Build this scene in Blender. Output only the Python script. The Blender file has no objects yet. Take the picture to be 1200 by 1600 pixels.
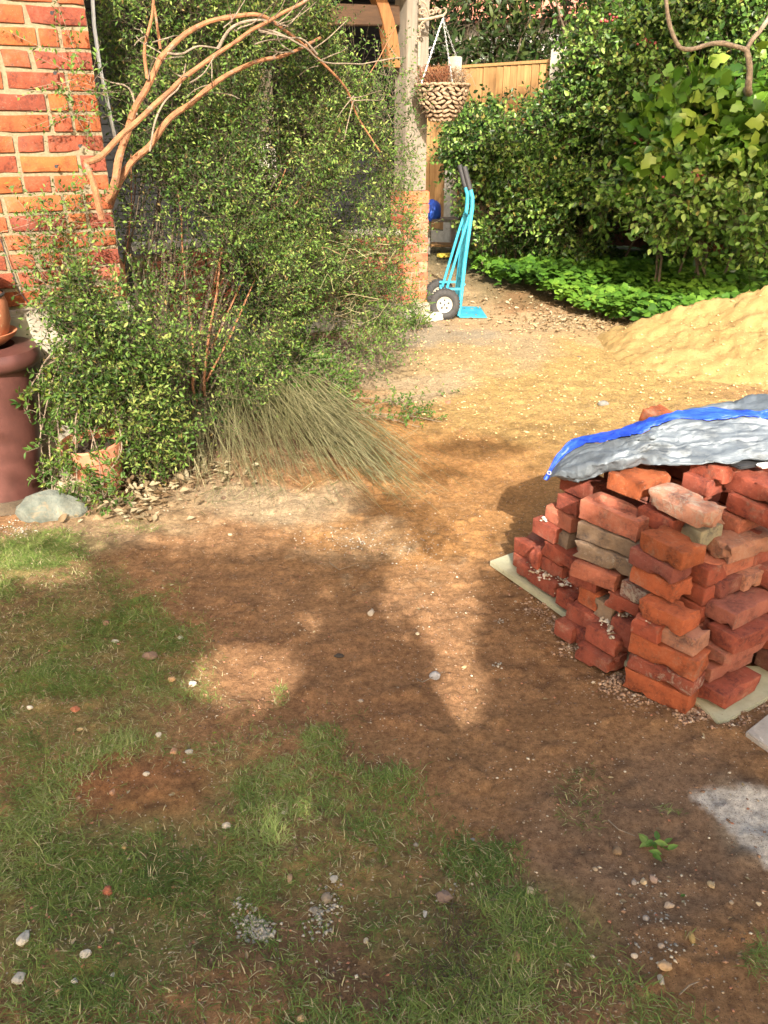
import bpy, bmesh, math, random
import numpy as np
from mathutils import Vector, Matrix, Euler, noise

random.seed(7)
rng = np.random.default_rng(11)
scene = bpy.context.scene
COL = scene.collection

# ------------------------------------------------------------------ camera
FPX, PITCH, CAMH = 1250.0, math.atan(590 / 1250), 1.55
cam_data = bpy.data.cameras.new('camera')
cam_data.sensor_fit = 'VERTICAL'
cam_data.sensor_height = 24.0
cam_data.lens = 24.0 * FPX / 1600.0
cam_data.clip_start = 0.02
cam_data.clip_end = 500
camera = bpy.data.objects.new('camera', cam_data)
COL.objects.link(camera)
camera.location = (0, 0, CAMH)
camera.rotation_euler = (math.pi / 2 - PITCH, 0, 0)
scene.camera = camera

# ------------------------------------------------------------------ light
SUN_EL, SUN_AZ = math.radians(32), math.radians(3)      # azimuth: the sun stands behind the camera, a touch to the right
world = bpy.data.worlds.new('World')
scene.world = world
world.use_nodes = True
wn = world.node_tree
wn.nodes.clear()
sky = wn.nodes.new('ShaderNodeTexSky')
sky.sky_type = 'NISHITA'
sky.sun_disc = False
sky.sun_elevation = SUN_EL
sky.sun_rotation = math.pi - SUN_AZ
sky.air_density = 1.0
sky.dust_density = 4.0
sky.ozone_density = 0.3
bg = wn.nodes.new('ShaderNodeBackground')
bg.inputs['Strength'].default_value = 0.13
wo = wn.nodes.new('ShaderNodeOutputWorld')
tintn = wn.nodes.new('ShaderNodeMix'); tintn.data_type = 'RGBA'; tintn.blend_type = 'MULTIPLY'; tintn.inputs[0].default_value = 1.0   # the photograph's warm white balance
tintn.inputs[7].default_value = (1.0, .92, .78, 1)
wn.links.new(sky.outputs[0], tintn.inputs[6]); wn.links.new(tintn.outputs[2], bg.inputs['Color'])
wn.links.new(bg.outputs[0], wo.inputs['Surface'])
TO_SUN = Vector((math.sin(SUN_AZ) * math.cos(SUN_EL), -math.cos(SUN_AZ) * math.cos(SUN_EL), math.sin(SUN_EL)))
sd = bpy.data.lights.new('sun', 'SUN')
sd.energy = 3.4
sd.angle = math.radians(0.53)
sd.color = (1.0, 0.93, 0.82)
sun = bpy.data.objects.new('sun', sd)
sun.rotation_euler = (-TO_SUN).to_track_quat('-Z', 'Y').to_euler()
sun.location = TO_SUN * 30
COL.objects.link(sun)
scene.view_settings.view_transform = 'Standard'
scene.view_settings.look = 'None'
scene.view_settings.exposure = 2.05
scene.view_settings.gamma = 1.0
scene.view_settings.use_curve_mapping = False
scene.cycles.max_bounces = 8
scene.cycles.diffuse_bounces = 4
scene.cycles.transparent_max_bounces = 8

# ------------------------------------------------------------------ places measured in the photograph
cP, sP = math.cos(PITCH), math.sin(PITCH)
def ray(px, py):
    a, b = (px - 600) / FPX, -(py - 800) / FPX
    return Vector((a, cP + b * sP, -sP + b * cP))
def ground_at(px, py, z=0.0):
    v = ray(px, py); t = (z - CAMH) / v.z
    return Vector((v.x * t, v.y * t, z))
def depth_at(px, py, Y):
    v = ray(px, py); t = Y / v.y
    return Vector((v.x * t, Y, CAMH + v.z * t))
def px_of(x, y, z=0.0):
    dz = z - CAMH
    f = np.maximum(y * cP - dz * sP, 0.05); u = y * sP + dz * cP
    return 600 + FPX * x / f, 800 - FPX * u / f

# ------------------------------------------------------------------ noise on arrays
_tab = np.random.default_rng(5).random((256, 256))
def vn(x, y, seed=0):
    x = np.asarray(x, float) + seed * 17.31; y = np.asarray(y, float) + seed * 9.73
    xi = np.floor(x).astype(int); yi = np.floor(y).astype(int)
    fx = x - xi; fy = y - yi
    fx = fx * fx * (3 - 2 * fx); fy = fy * fy * (3 - 2 * fy)
    a = _tab[xi & 255, yi & 255]; b = _tab[(xi + 1) & 255, yi & 255]
    c = _tab[xi & 255, (yi + 1) & 255]; d = _tab[(xi + 1) & 255, (yi + 1) & 255]
    return (a * (1 - fx) + b * fx) * (1 - fy) + (c * (1 - fx) + d * fx) * fy
def fbm(x, y, o=4, seed=0):
    s = 0; a = .5; t = 0
    for i in range(o):
        s = s + a * vn(x * 2 ** i, y * 2 ** i, seed + i * 3); t += a; a *= .5
    return s / t
def sstep(a, b, x):
    t = np.clip((np.asarray(x, float) - a) / (b - a), 0, 1)
    return t * t * (3 - 2 * t)

# ------------------------------------------------------------------ object helpers
def link(o, parent=None):
    COL.objects.link(o)
    if parent is not None: o.parent = parent
    return o
def tag(o, label=None, cat=None, group=None, kind=None):
    if label: o['label'] = label
    if cat: o['category'] = cat
    if group: o['group'] = group
    if kind: o['kind'] = kind
    return o
def thing(name, label, cat, loc=(0, 0, 0), rz=0.0, group=None):
    o = bpy.data.objects.new(name, None)
    o.empty_display_size = .1
    o.location = loc; o.rotation_euler = (0, 0, rz)
    link(o)
    return tag(o, label, cat, group)
def np_mesh(name, V, F, mats=(), smooth=False, tint=None, midx=None):
    """V (n,3); F a list of arrays (m,k) of indices"""
    me = bpy.data.meshes.new(name)
    V = np.asarray(V, np.float32)
    if not isinstance(F, (list, tuple)): F = [F]
    F = [np.asarray(f, np.int32) for f in F if len(f)]
    me.vertices.add(len(V)); me.vertices.foreach_set('co', V.ravel())
    nl = sum(f.size for f in F); npol = sum(len(f) for f in F)
    me.loops.add(nl); me.polygons.add(npol)
    me.loops.foreach_set('vertex_index', np.concatenate([f.ravel() for f in F]))
    tot = np.concatenate([np.full(len(f), f.shape[1], np.int32) for f in F])
    st = np.concatenate([[0], np.cumsum(tot)[:-1]]).astype(np.int32)
    me.polygons.foreach_set('loop_start', st)
    me.polygons.foreach_set('loop_total', tot)
    if midx is not None: me.polygons.foreach_set('material_index', np.asarray(midx, np.int32))
    me.update(calc_edges=True)
    if smooth: me.polygons.foreach_set('use_smooth', np.ones(npol, bool))
    if tint is not None:
        tint = np.asarray(tint, np.float32)
        if tint.ndim == 1:
            at = me.attributes.new('tint', 'FLOAT', 'POINT'); at.data.foreach_set('value', tint)
        else:
            at = me.attributes.new('Col', 'FLOAT_COLOR', 'POINT')
            c4 = np.ones((len(V), 4), np.float32); c4[:, :3] = tint
            at.data.foreach_set('color', c4.ravel())
    for m in mats: me.materials.append(m)
    return me
def put(name, me, parent=None, loc=None):
    o = bpy.data.objects.new(name, me)
    if loc is not None: o.location = loc
    return link(o, parent)

class MB:
    """collects simple shapes, then builds them as one mesh"""
    def __init__(s): s.v = []; s.f = []
    def add(s, vs, fs):
        n = len(s.v); s.v += [tuple(v) for v in vs]; s.f += [tuple(i + n for i in f) for f in fs]
    def box(s, c, size, rot=None, M=None):
        x, y, z = [q / 2 for q in size]
        P = [Vector((i * x, j * y, k * z)) for k in (-1, 1) for j in (-1, 1) for i in (-1, 1)]
        R = (rot if isinstance(rot, Matrix) else Euler(rot).to_matrix()) if rot is not None else Matrix.Identity(3)
        P = [R @ p + Vector(c) for p in P]
        if M: P = [M @ p for p in P]
        s.add(P, [(0, 2, 3, 1), (4, 5, 7, 6), (0, 1, 5, 4), (2, 6, 7, 3), (0, 4, 6, 2), (1, 3, 7, 5)])
        return s
    def tube(s, pts, rad, n=8, cap=True):
        pts = [Vector(p) for p in pts]
        if not isinstance(rad, (list, tuple)): rad = [rad] * len(pts)
        up = Vector((0, 0, 1)); vs = []; prev = None
        for i, p in enumerate(pts):
            t = (pts[min(i + 1, len(pts) - 1)] - pts[max(i - 1, 0)])
            t = t.normalized() if t.length > 1e-9 else Vector((0, 0, 1))
            if prev is None:
                a = t.cross(up) if abs(t.z) < .95 else t.cross(Vector((1, 0, 0)))
            else:
                a = prev - t * prev.dot(t)
            a.normalize(); prev = a; b = t.cross(a)
            for k in range(n):
                th = 2 * math.pi * k / n
                vs.append(p + (a * math.cos(th) + b * math.sin(th)) * rad[i])
        fs = []
        for i in range(len(pts) - 1):
            for k in range(n):
                a0 = i * n + k; a1 = i * n + (k + 1) % n
                fs.append((a0, a1, a1 + n, a0 + n))
        if cap:
            fs.append(tuple(range(n - 1, -1, -1))); m = (len(pts) - 1) * n
            fs.append(tuple(range(m, m + n)))
        s.add(vs, fs); return s
    def lathe(s, prof, n=32, c=(0, 0, 0), axis='z'):
        vs = []
        for r, z in prof:
            for k in range(n):
                th = 2 * math.pi * k / n
                if axis == 'z': vs.append((c[0] + r * math.cos(th), c[1] + r * math.sin(th), c[2] + z))
                else: vs.append((c[0] + r * math.cos(th), c[1] + z, c[2] + r * math.sin(th)))
        fs = []
        for i in range(len(prof) - 1):
            for k in range(n):
                a0 = i * n + k; a1 = i * n + (k + 1) % n
                fs.append((a0, a1, a1 + n, a0 + n))
        s.add(vs, fs); return s
    def build(s, name, mat, parent=None, smooth=False, bevel=0.0, loc=None):
        me = bpy.data.meshes.new(name)
        me.from_pydata(s.v, [], s.f); me.update()
        bm = bmesh.new(); bm.from_mesh(me)
        bmesh.ops.recalc_face_normals(bm, faces=bm.faces)
        if bevel:
            bmesh.ops.bevel(bm, geom=[e for e in bm.edges if e.calc_face_angle(0) > .6], offset=bevel, segments=2, affect='EDGES', clamp_overlap=True)
        bm.to_mesh(me); bm.free()
        if mat: me.materials.append(mat)
        if smooth:
            for p in me.polygons: p.use_smooth = True
            try: me.set_sharp_from_angle(angle=math.radians(40))
            except Exception: pass
        return put(name, me, parent, loc)

# ------------------------------------------------------------------ materials
def new_mat(name):
    m = bpy.data.materials.new(name); m.use_nodes = True
    nt = m.node_tree; nt.nodes.clear()
    out = nt.nodes.new('ShaderNodeOutputMaterial'); b = nt.nodes.new('ShaderNodeBsdfPrincipled')
    nt.links.new(b.outputs[0], out.inputs['Surface'])
    return m, nt, b, out
def N(nt, t, **k):
    n = nt.nodes.new(t)
    for a, v in k.items():
        if a.startswith('i_'): n.inputs[a[2:].replace('_', ' ')].default_value = v
        else: setattr(n, a, v)
    return n
def ramp(nt, fac, stops):
    r = nt.nodes.new('ShaderNodeValToRGB'); e = r.color_ramp.elements
    while len(e) > 1: e.remove(e[-1])
    e[0].position = stops[0][0]; e[0].color = (*stops[0][1], 1)
    for p, c in stops[1:]:
        q = e.new(p); q.color = (*c, 1)
    nt.links.new(fac, r.inputs[0]); return r.outputs[0]
def mixc(nt, fac, a, b, mode='MIX'):
    m = nt.nodes.new('ShaderNodeMix'); m.data_type = 'RGBA'; m.blend_type = mode
    for sock, v in ((m.inputs[0], fac), (m.inputs[6], a), (m.inputs[7], b)):
        if hasattr(v, 'links'): nt.links.new(v, sock)
        elif isinstance(v, (int, float)): sock.default_value = v
        else: sock.default_value = (*v, 1)
    return m.outputs[2]
def objco(nt, shift=True):
    tc = nt.nodes.new('ShaderNodeTexCoord')
    if not shift: return tc.outputs['Object']
    oi = nt.nodes.new('ShaderNodeObjectInfo'); mu = N(nt, 'ShaderNodeMath', operation='MULTIPLY'); mu.inputs[1].default_value = 37.0
    nt.links.new(oi.outputs['Random'], mu.inputs[0])
    va = N(nt, 'ShaderNodeVectorMath', operation='ADD')
    nt.links.new(tc.outputs['Object'], va.inputs[0]); nt.links.new(mu.outputs[0], va.inputs[1])
    return va.outputs[0]
def noise_t(nt, co, scale, detail=6, rough=.6, dist=0.0):
    n = N(nt, 'ShaderNodeTexNoise'); n.inputs['Scale'].default_value = scale; n.inputs['Detail'].default_value = detail
    n.inputs['Roughness'].default_value = rough; n.inputs['Distortion'].default_value = dist
    nt.links.new(co, n.inputs['Vector']); return n.outputs[0]
def voro(nt, co, scale, feature='F1', out=0):
    n = N(nt, 'ShaderNodeTexVoronoi', feature=feature); n.inputs['Scale'].default_value = scale
    nt.links.new(co, n.inputs['Vector']); return n.outputs[out]
def bump(nt, b, h, strength=.5, dist=.01, prev=None):
    n = N(nt, 'ShaderNodeBump'); n.inputs['Strength'].default_value = strength; n.inputs['Distance'].default_value = dist
    nt.links.new(h, n.inputs['Height'])
    if prev is not None: nt.links.new(prev, n.inputs['Normal'])
    if b is not None: nt.links.new(n.outputs[0], b.inputs['Normal'])
    return n.outputs[0]
def thr(nt, v, lo, hi):
    m = N(nt, 'ShaderNodeMapRange'); m.interpolation_type = 'SMOOTHSTEP'
    m.inputs['From Min'].default_value = lo; m.inputs['From Max'].default_value = hi
    nt.links.new(v, m.inputs['Value']); return m.outputs[0]
def mathn(nt, op, a, b):
    m = N(nt, 'ShaderNodeMath', operation=op)
    for i, v in enumerate((a, b)):
        if hasattr(v, 'links'): nt.links.new(v, m.inputs[i])
        else: m.inputs[i].default_value = v
    return m.outputs[0]

def rough_mat(name, c1, c2, scale=30, rough=.85, bs=.4, bd=.004, spots=None, metal=0.0, c3=None, spec=None):
    m, nt, b, o = new_mat(name)
    co = objco(nt); n1 = noise_t(nt, co, scale, 7, .65)
    stops = [(.3, c1), (.68, c2)] + ([(.85, c3)] if c3 else [])
    col = ramp(nt, n1, stops)
    if spots:
        sc, sco, lo, hi = spots
        f = thr(nt, noise_t(nt, co, sc, 5, .7, .4), lo, hi)
        col = mixc(nt, f, col, sco)
    nt.links.new(col, b.inputs['Base Color'])
    b.inputs['Roughness'].default_value = rough; b.inputs['Metallic'].default_value = metal
    if spec is not None: b.inputs['Specular IOR Level'].default_value = spec
    bump(nt, b, noise_t(nt, co, scale * 4, 8, .7), bs, bd)
    return m

def leaf_mat(name, stops, rough=.5, trans=.35, tcol=(1.2, 1.25, .5), spec=.4):
    m, nt, b, o = new_mat(name)
    stops = [(p_, tuple(v_ * (.55 if name != 'grass_blade' else 1) for v_ in c_)) for p_, c_ in stops]
    at = N(nt, 'ShaderNodeAttribute', attribute_name='tint')
    col = ramp(nt, at.outputs['Fac'], stops)
    nt.links.new(col, b.inputs['Base Color']); b.inputs['Roughness'].default_value = rough
    b.inputs['Specular IOR Level'].default_value = spec * .5
    trans = trans * .7
    tr = N(nt, 'ShaderNodeBsdfTranslucent')
    tc = mixc(nt, 1.0, col, tcol, 'MULTIPLY')
    nt.links.new(tc, tr.inputs['Color'])
    mx = N(nt, 'ShaderNodeMixShader'); mx.inputs[0].default_value = trans
    nt.links.new(b.outputs[0], mx.inputs[1]); nt.links.new(tr.outputs[0], mx.inputs[2])
    nt.links.new(mx.outputs[0], o.inputs['Surface'])
    return m

def brick_mat(name, k=1.0):
    """colour from the object's own colour, mortar remains from its alpha"""
    m, nt, b, o = new_mat(name)
    oi = N(nt, 'ShaderNodeObjectInfo'); co = objco(nt)
    n1 = noise_t(nt, co, 16, 7, .65); n2 = noise_t(nt, co, 90, 5, .7)
    dark = mixc(nt, 1.0, oi.outputs['Color'], (.42, .42, .5), 'MULTIPLY')
    lite = mixc(nt, 1.0, oi.outputs['Color'], (1.25, 1.2, 1.15), 'MULTIPLY')
    col = mixc(nt, thr(nt, n1, .34, .62), dark, lite)
    dust = thr(nt, noise_t(nt, co, 9, 8, .72, .5), .50, .68)      # pale dust rubbed over the faces
    col = mixc(nt, mathn(nt, 'MULTIPLY', dust, .5 * k), col, (.34, .215, .15))
    soot = thr(nt, noise_t(nt, co, 7.3, 6, .7, .8), .60, .72)
    col = mixc(nt, mathn(nt, 'MULTIPLY', soot, .5 * k), col, (.06, .04, .035))
    geo = N(nt, 'ShaderNodeNewGeometry'); wear = thr(nt, geo.outputs['Pointiness'], .52, .62)
    col = mixc(nt, mathn(nt, 'MULTIPLY', wear, .35), col, (.40, .22, .15))
    col = mixc(nt, thr(nt, n2, .35, .7), col, mixc(nt, 1.0, oi.outputs['Color'], (1.12, 1.0, .9), 'MULTIPLY'))
    lime = noise_t(nt, co, 30, 10, .78, .8)
    th = mathn(nt, 'SUBTRACT', .78, mathn(nt, 'MULTIPLY', oi.outputs['Alpha'], .42))
    f = mathn(nt, 'MULTIPLY', mathn(nt, 'SUBTRACT', lime, th), 9.0)
    cl = N(nt, 'ShaderNodeClamp'); nt.links.new(f, cl.inputs[0])
    f2 = mathn(nt, 'MULTIPLY', cl.outputs[0], thr(nt, noise_t(nt, co, 150, 4, .6), .25, .55))
    col = mixc(nt, mathn(nt, 'MULTIPLY', f2, .75), col, (.40, .345, .27))
    gr = thr(nt, voro(nt, co, 130), .12, .05)      # small pale grit
    col = mixc(nt, mathn(nt, 'MULTIPLY', gr, .45), col, (.55, .47, .38))
    nt.links.new(col, b.inputs['Base Color']); b.inputs['Roughness'].default_value = .88
    b.inputs['Specular IOR Level'].default_value = .25
    p = bump(nt, None, noise_t(nt, co, 38, 10, .78), .9, .008)
    p = bump(nt, None, noise_t(nt, co, 240, 4, .7), .5, .0016, p)
    bump(nt, b, f2, .5, .003, p)
    return m

M = {}
M['brick'] = brick_mat('reclaimed_brick')
M['wallbrick'] = brick_mat('wall_brick', .35)
M['mortar'] = rough_mat('mortar', (.15, .12, .072), (.25, .205, .125), 60, .95, .9, .005)
M['render'] = rough_mat('plinth_render', (.20, .175, .135), (.34, .30, .235), 9, .9, .5, .004, (6, (.30, .30, .22), .55, .7))
M['concrete'] = rough_mat('concrete', (.27, .25, .21), (.42, .38, .31), 14, .92, .6, .004, (30, (.5, .47, .4), .6, .72))
M['slab'] = rough_mat('paving', (.27, .24, .21), (.43, .38, .33), 16, .92, .6, .004, (28, (.56, .52, .46), .6, .7))
M['pallet'] = rough_mat('board', (.30, .29, .19), (.42, .40, .27), 18, .9, .6, .003, (40, (.2, .17, .11), .6, .75))
M['soilclump'] = rough_mat('soil_crumb', (.12, .075, .045), (.26, .165, .10), 60, .97, .9, .006)
M['claydark'] = rough_mat('chimney_clay', (.05, .019, .016), (.10, .038, .031), 7, .45, .35, .004, (14, (.45, .38, .33), .70, .76), spec=.5)
M['terra'] = rough_mat('terracotta', (.27, .085, .035), (.42, .16, .07), 9, .8, .4, .003, (16, (.55, .46, .26), .56, .72))
M['terra2'] = rough_mat('terracotta_pot', (.36, .13, .07), (.50, .20, .11), 10, .85, .4, .003, (12, (.33, .22, .15), .55, .7))
M['rockgreen'] = rough_mat('grey_green_rock', (.07, .085, .072), (.16, .17, .14), 14, .85, .9, .01, (5, (.30, .20, .10), .5, .65))
M['rocktan'] = rough_mat('tan_rock', (.20, .16, .10), (.34, .27, .17), 12, .9, .9, .008)
M['stone'] = rough_mat('pebble_stone', (.30, .25, .2), (.48, .42, .34), 50, .85, .6, .002)
M['white'] = rough_mat('white_plastic', (.72, .72, .70), (.8, .8, .78), 20, .5, .1, .001)
M['black'] = rough_mat('black_rubber', (.02, .02, .022), (.035, .035, .037), 60, .65, .4, .001)
M['tyre'] = rough_mat('tyre_rubber', (.02, .02, .02), (.045, .042, .04), 40, .85, .6, .002, (25, (.12, .10, .075), .62, .75))
M['rim'] = rough_mat('cream_wheel_rim', (.36, .33, .26), (.52, .48, .38), 30, .5, .2, .001, (40, (.3, .22, .13), .62, .75))
M['truckblue'] = rough_mat('turquoise_paint', (.02, .22, .34), (.045, .33, .45), 9, .5, .3, .001, (26, (.16, .13, .10), .62, .70), spec=.5)
M['postwood'] = None
def wood(name, c1, c2, stretch=(14, 14, 1.2), rough=.8, bs=.5, knots=None):
    m, nt, b, o = new_mat(name)
    co = objco(nt); mp = N(nt, 'ShaderNodeMapping'); mp.inputs['Scale'].default_value = stretch
    nt.links.new(co, mp.inputs['Vector'])
    n1 = noise_t(nt, mp.outputs[0], 3.2, 8, .7, .6); n2 = noise_t(nt, co, 2.2, 4, .6)
    col = ramp(nt, n1, [(.3, c1), (.7, c2)])
    col = mixc(nt, mathn(nt, 'MULTIPLY', thr(nt, n2, .4, .7), .45), col, knots or c1)
    oi = N(nt, 'ShaderNodeObjectInfo'); k_ = N(nt, 'ShaderNodeMapRange'); k_.inputs['To Min'].default_value = .74; k_.inputs['To Max'].default_value = 1.12; nt.links.new(oi.outputs['Random'], k_.inputs['Value'])
    vm = N(nt, 'ShaderNodeVectorMath', operation='SCALE'); nt.links.new(col, vm.inputs[0]); nt.links.new(k_.outputs[0], vm.inputs['Scale'])
    nt.links.new(vm.outputs[0], b.inputs['Base Color']); b.inputs['Roughness'].default_value = rough
    b.inputs['Specular IOR Level'].default_value = .25
    bump(nt, b, n1, bs, .004); return m
M['postwood'] = wood('weathered_oak', (.13, .11, .085), (.27, .23, .18), (30, 30, 1.5))
M['brace'] = wood('orange_oak', (.17, .07, .025), (.30, .14, .05), (12, 12, 2))
M['fence'] = wood('fence_board', (.22, .115, .042), (.40, .235, .095), (16, 16, 1.0), knots=(.22, .13, .06))
M['fencedark'] = wood('shaded_fence_board', (.09, .035, .018), (.17, .075, .035), (16, 16, 1.0))  # fence wood with the shade behind the shrubs put into its colour
M['cladding'] = wood('shaded_cladding', (.006, .006, .006), (.016, .016, .016), (1, 10, 10), .95)  # near-black: the porch shade is put into the colour
M['joist'] = wood('brown_joist', (.035, .02, .012), (.075, .04, .02), (2, 12, 12))
M['greywood'] = wood('grey_trim', (.10, .11, .11), (.18, .19, .19), (10, 10, 1.2))
M['rust'] = rough_mat('old_bracket_iron', (.10, .075, .05), (.33, .26, .18), 60, .6, .4, .001, metal=.2)
M['chain'] = rough_mat('galvanised_chain', (.35, .35, .34), (.55, .55, .53), 90, .4, .2, .001, metal=.5)
M['weave'] = rough_mat('woven_basket', (.05, .028, .016), (.36, .25, .15), 38, .75, .5, .002)
M['bark'] = rough_mat('shrub_bark', (.13, .05, .022), (.34, .15, .06), 26, .75, 1.0, .006, (16, (.20, .15, .11), .55, .70))
M['barkgrey'] = rough_mat('grey_bark', (.10, .075, .05), (.32, .25, .18), 34, .85, 1.0, .007, (50, (.07, .055, .04), .6, .72))
M['barkdark'] = rough_mat('dark_bark', (.05, .035, .022), (.11, .08, .05), 20, .9, .9, .006)
M['slate'] = rough_mat('slate_chip', (.16, .17, .18), (.28, .29, .30), 30, .6, .5, .002)
M['roof'] = rough_mat('red_roof_tile', (.33, .12, .08), (.48, .20, .14), 5, .8, .3, .004)
M['housewall'] = rough_mat('pale_render', (.26, .25, .24), (.34, .33, .31), 3, .85, .3, .004)
M['teal'] = rough_mat('teal_glaze', (.03, .18, .18), (.06, .30, .30), 10, .35, .2, .002)
M['bluebag'] = rough_mat('blue_plastic', (.01, .06, .45), (.03, .13, .65), 14, .45, .7, .01)
M['yellow'] = rough_mat('yellow_plastic', (.55, .42, .05), (.65, .5, .08), 14, .5, .2, .002)
M['soil'] = rough_mat('potting_soil', (.03, .02, .012), (.07, .045, .025), 60, .95, .9, .006)
M['glass'] = None
def plain(name, c, rough=.6, metal=0):
    m, nt, b, o = new_mat(name); b.inputs['Base Color'].default_value = (*c, 1)
    b.inputs['Roughness'].default_value = rough; b.inputs['Metallic'].default_value = metal; return m
M['eyelet'] = plain('eyelet_metal', (.6, .6, .58), .35, .8)
M['cloth'] = rough_mat('jacket_cloth', (.05, .06, .09), (.08, .09, .13), 60, .9, .4, .002)
M['skin'] = rough_mat('skin', (.50, .30, .22), (.58, .36, .27), 20, .6, .2, .001)
M['hair'] = rough_mat('hair', (.05, .03, .02), (.09, .06, .04), 90, .7, .6, .002)

# leaf colours
M['shrubleaf'] = leaf_mat('shrub_leaf', [(0, (.022, .055, .012)), (.4, (.08, .155, .028)), (.7, (.18, .32, .055)), (.93, (.38, .50, .12)), (1, (.33, .20, .08))], .5, .32)
M['paleleaf'] = leaf_mat('young_leaf', [(0, (.07, .15, .03)), (.6, (.15, .27, .05)), (1, (.36, .40, .07))], .45, .38)
M['roseleaf'] = leaf_mat('rose_leaf', [(0, (.015, .042, .010)), (.45, (.060, .14, .025)), (.8, (.18, .34, .055)), (.95,(.34,.48,.11)), (1, (.38, .28, .08))], .38, .28, spec=.55)
M['ivyleaf'] = leaf_mat('ivy_leaf', [(0, (.035, .09, .018)), (.5, (.10, .24, .028)), (.9, (.24, .43, .05)), (1, (.42, .47, .09))], .36, .35, spec=.55)
M['darkleaf'] = leaf_mat('tall_leaf', [(0, (.02, .04, .012)), (.6, (.055, .095, .025)), (1, (.15, .18, .05))], .45, .3)
M['grass'] = leaf_mat('grass_blade', [(0, (.06, .11, .024)), (.45, (.15, .205, .048)), (.75, (.25, .30, .09)), (.88, (.34, .30, .15)), (1, (.48, .40, .24))], .55, .3)
M['broom'] = leaf_mat('cut_broom', [(0, (.16, .16, .06)), (.45, (.33, .31, .15)), (.8, (.60, .54, .30)), (1, (.40, .24, .13))], .6, .12)
M['dryleaf'] = leaf_mat('dry_leaf', [(0, (.22, .13, .06)), (.5, (.44, .34, .20)), (1, (.62, .53, .34))], .7, .2, (1, .9, .6))
M['heather'] = leaf_mat('dry_heather', [(0, (.16, .05, .025)), (.5, (.30, .10, .05)), (1, (.42, .30, .16))], .7, .2, (1, .8, .6))
M['berry'] = plain('red_berry', (.16, .02, .02), .45)
# ================================================================== GROUND
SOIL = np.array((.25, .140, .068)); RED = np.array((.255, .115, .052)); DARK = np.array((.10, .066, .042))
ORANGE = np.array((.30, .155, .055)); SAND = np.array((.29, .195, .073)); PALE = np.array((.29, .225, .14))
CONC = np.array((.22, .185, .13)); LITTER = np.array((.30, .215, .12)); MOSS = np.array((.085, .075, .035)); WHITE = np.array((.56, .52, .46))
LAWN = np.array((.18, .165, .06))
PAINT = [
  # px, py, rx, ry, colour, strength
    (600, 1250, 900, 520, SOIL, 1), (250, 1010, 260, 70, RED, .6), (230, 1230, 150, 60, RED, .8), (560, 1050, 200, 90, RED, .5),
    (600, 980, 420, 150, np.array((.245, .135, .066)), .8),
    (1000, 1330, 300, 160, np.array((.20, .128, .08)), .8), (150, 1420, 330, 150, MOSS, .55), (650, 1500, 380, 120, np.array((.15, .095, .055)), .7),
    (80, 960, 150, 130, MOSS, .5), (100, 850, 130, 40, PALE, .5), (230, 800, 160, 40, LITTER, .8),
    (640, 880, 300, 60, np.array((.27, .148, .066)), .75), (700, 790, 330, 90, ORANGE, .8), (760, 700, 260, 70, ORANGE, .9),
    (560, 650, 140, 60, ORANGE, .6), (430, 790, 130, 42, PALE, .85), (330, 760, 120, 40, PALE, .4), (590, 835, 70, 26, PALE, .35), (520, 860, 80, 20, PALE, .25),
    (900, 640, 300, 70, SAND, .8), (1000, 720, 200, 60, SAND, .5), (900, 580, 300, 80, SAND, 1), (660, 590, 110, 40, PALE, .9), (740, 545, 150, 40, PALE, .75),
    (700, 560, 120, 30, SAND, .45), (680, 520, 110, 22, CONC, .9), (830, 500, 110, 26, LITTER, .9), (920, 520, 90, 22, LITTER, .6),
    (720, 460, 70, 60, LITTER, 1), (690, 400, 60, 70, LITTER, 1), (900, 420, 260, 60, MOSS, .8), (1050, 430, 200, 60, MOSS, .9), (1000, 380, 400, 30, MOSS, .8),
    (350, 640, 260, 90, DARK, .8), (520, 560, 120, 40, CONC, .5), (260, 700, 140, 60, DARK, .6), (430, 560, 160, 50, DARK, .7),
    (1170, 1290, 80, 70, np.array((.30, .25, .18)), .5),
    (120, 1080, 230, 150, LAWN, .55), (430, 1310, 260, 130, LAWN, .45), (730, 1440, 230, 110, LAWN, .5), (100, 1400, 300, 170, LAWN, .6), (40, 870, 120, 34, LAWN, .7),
    (235, 1240, 130, 56, RED, .45), (300, 1110, 110, 34, SOIL, .7),
]
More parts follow.
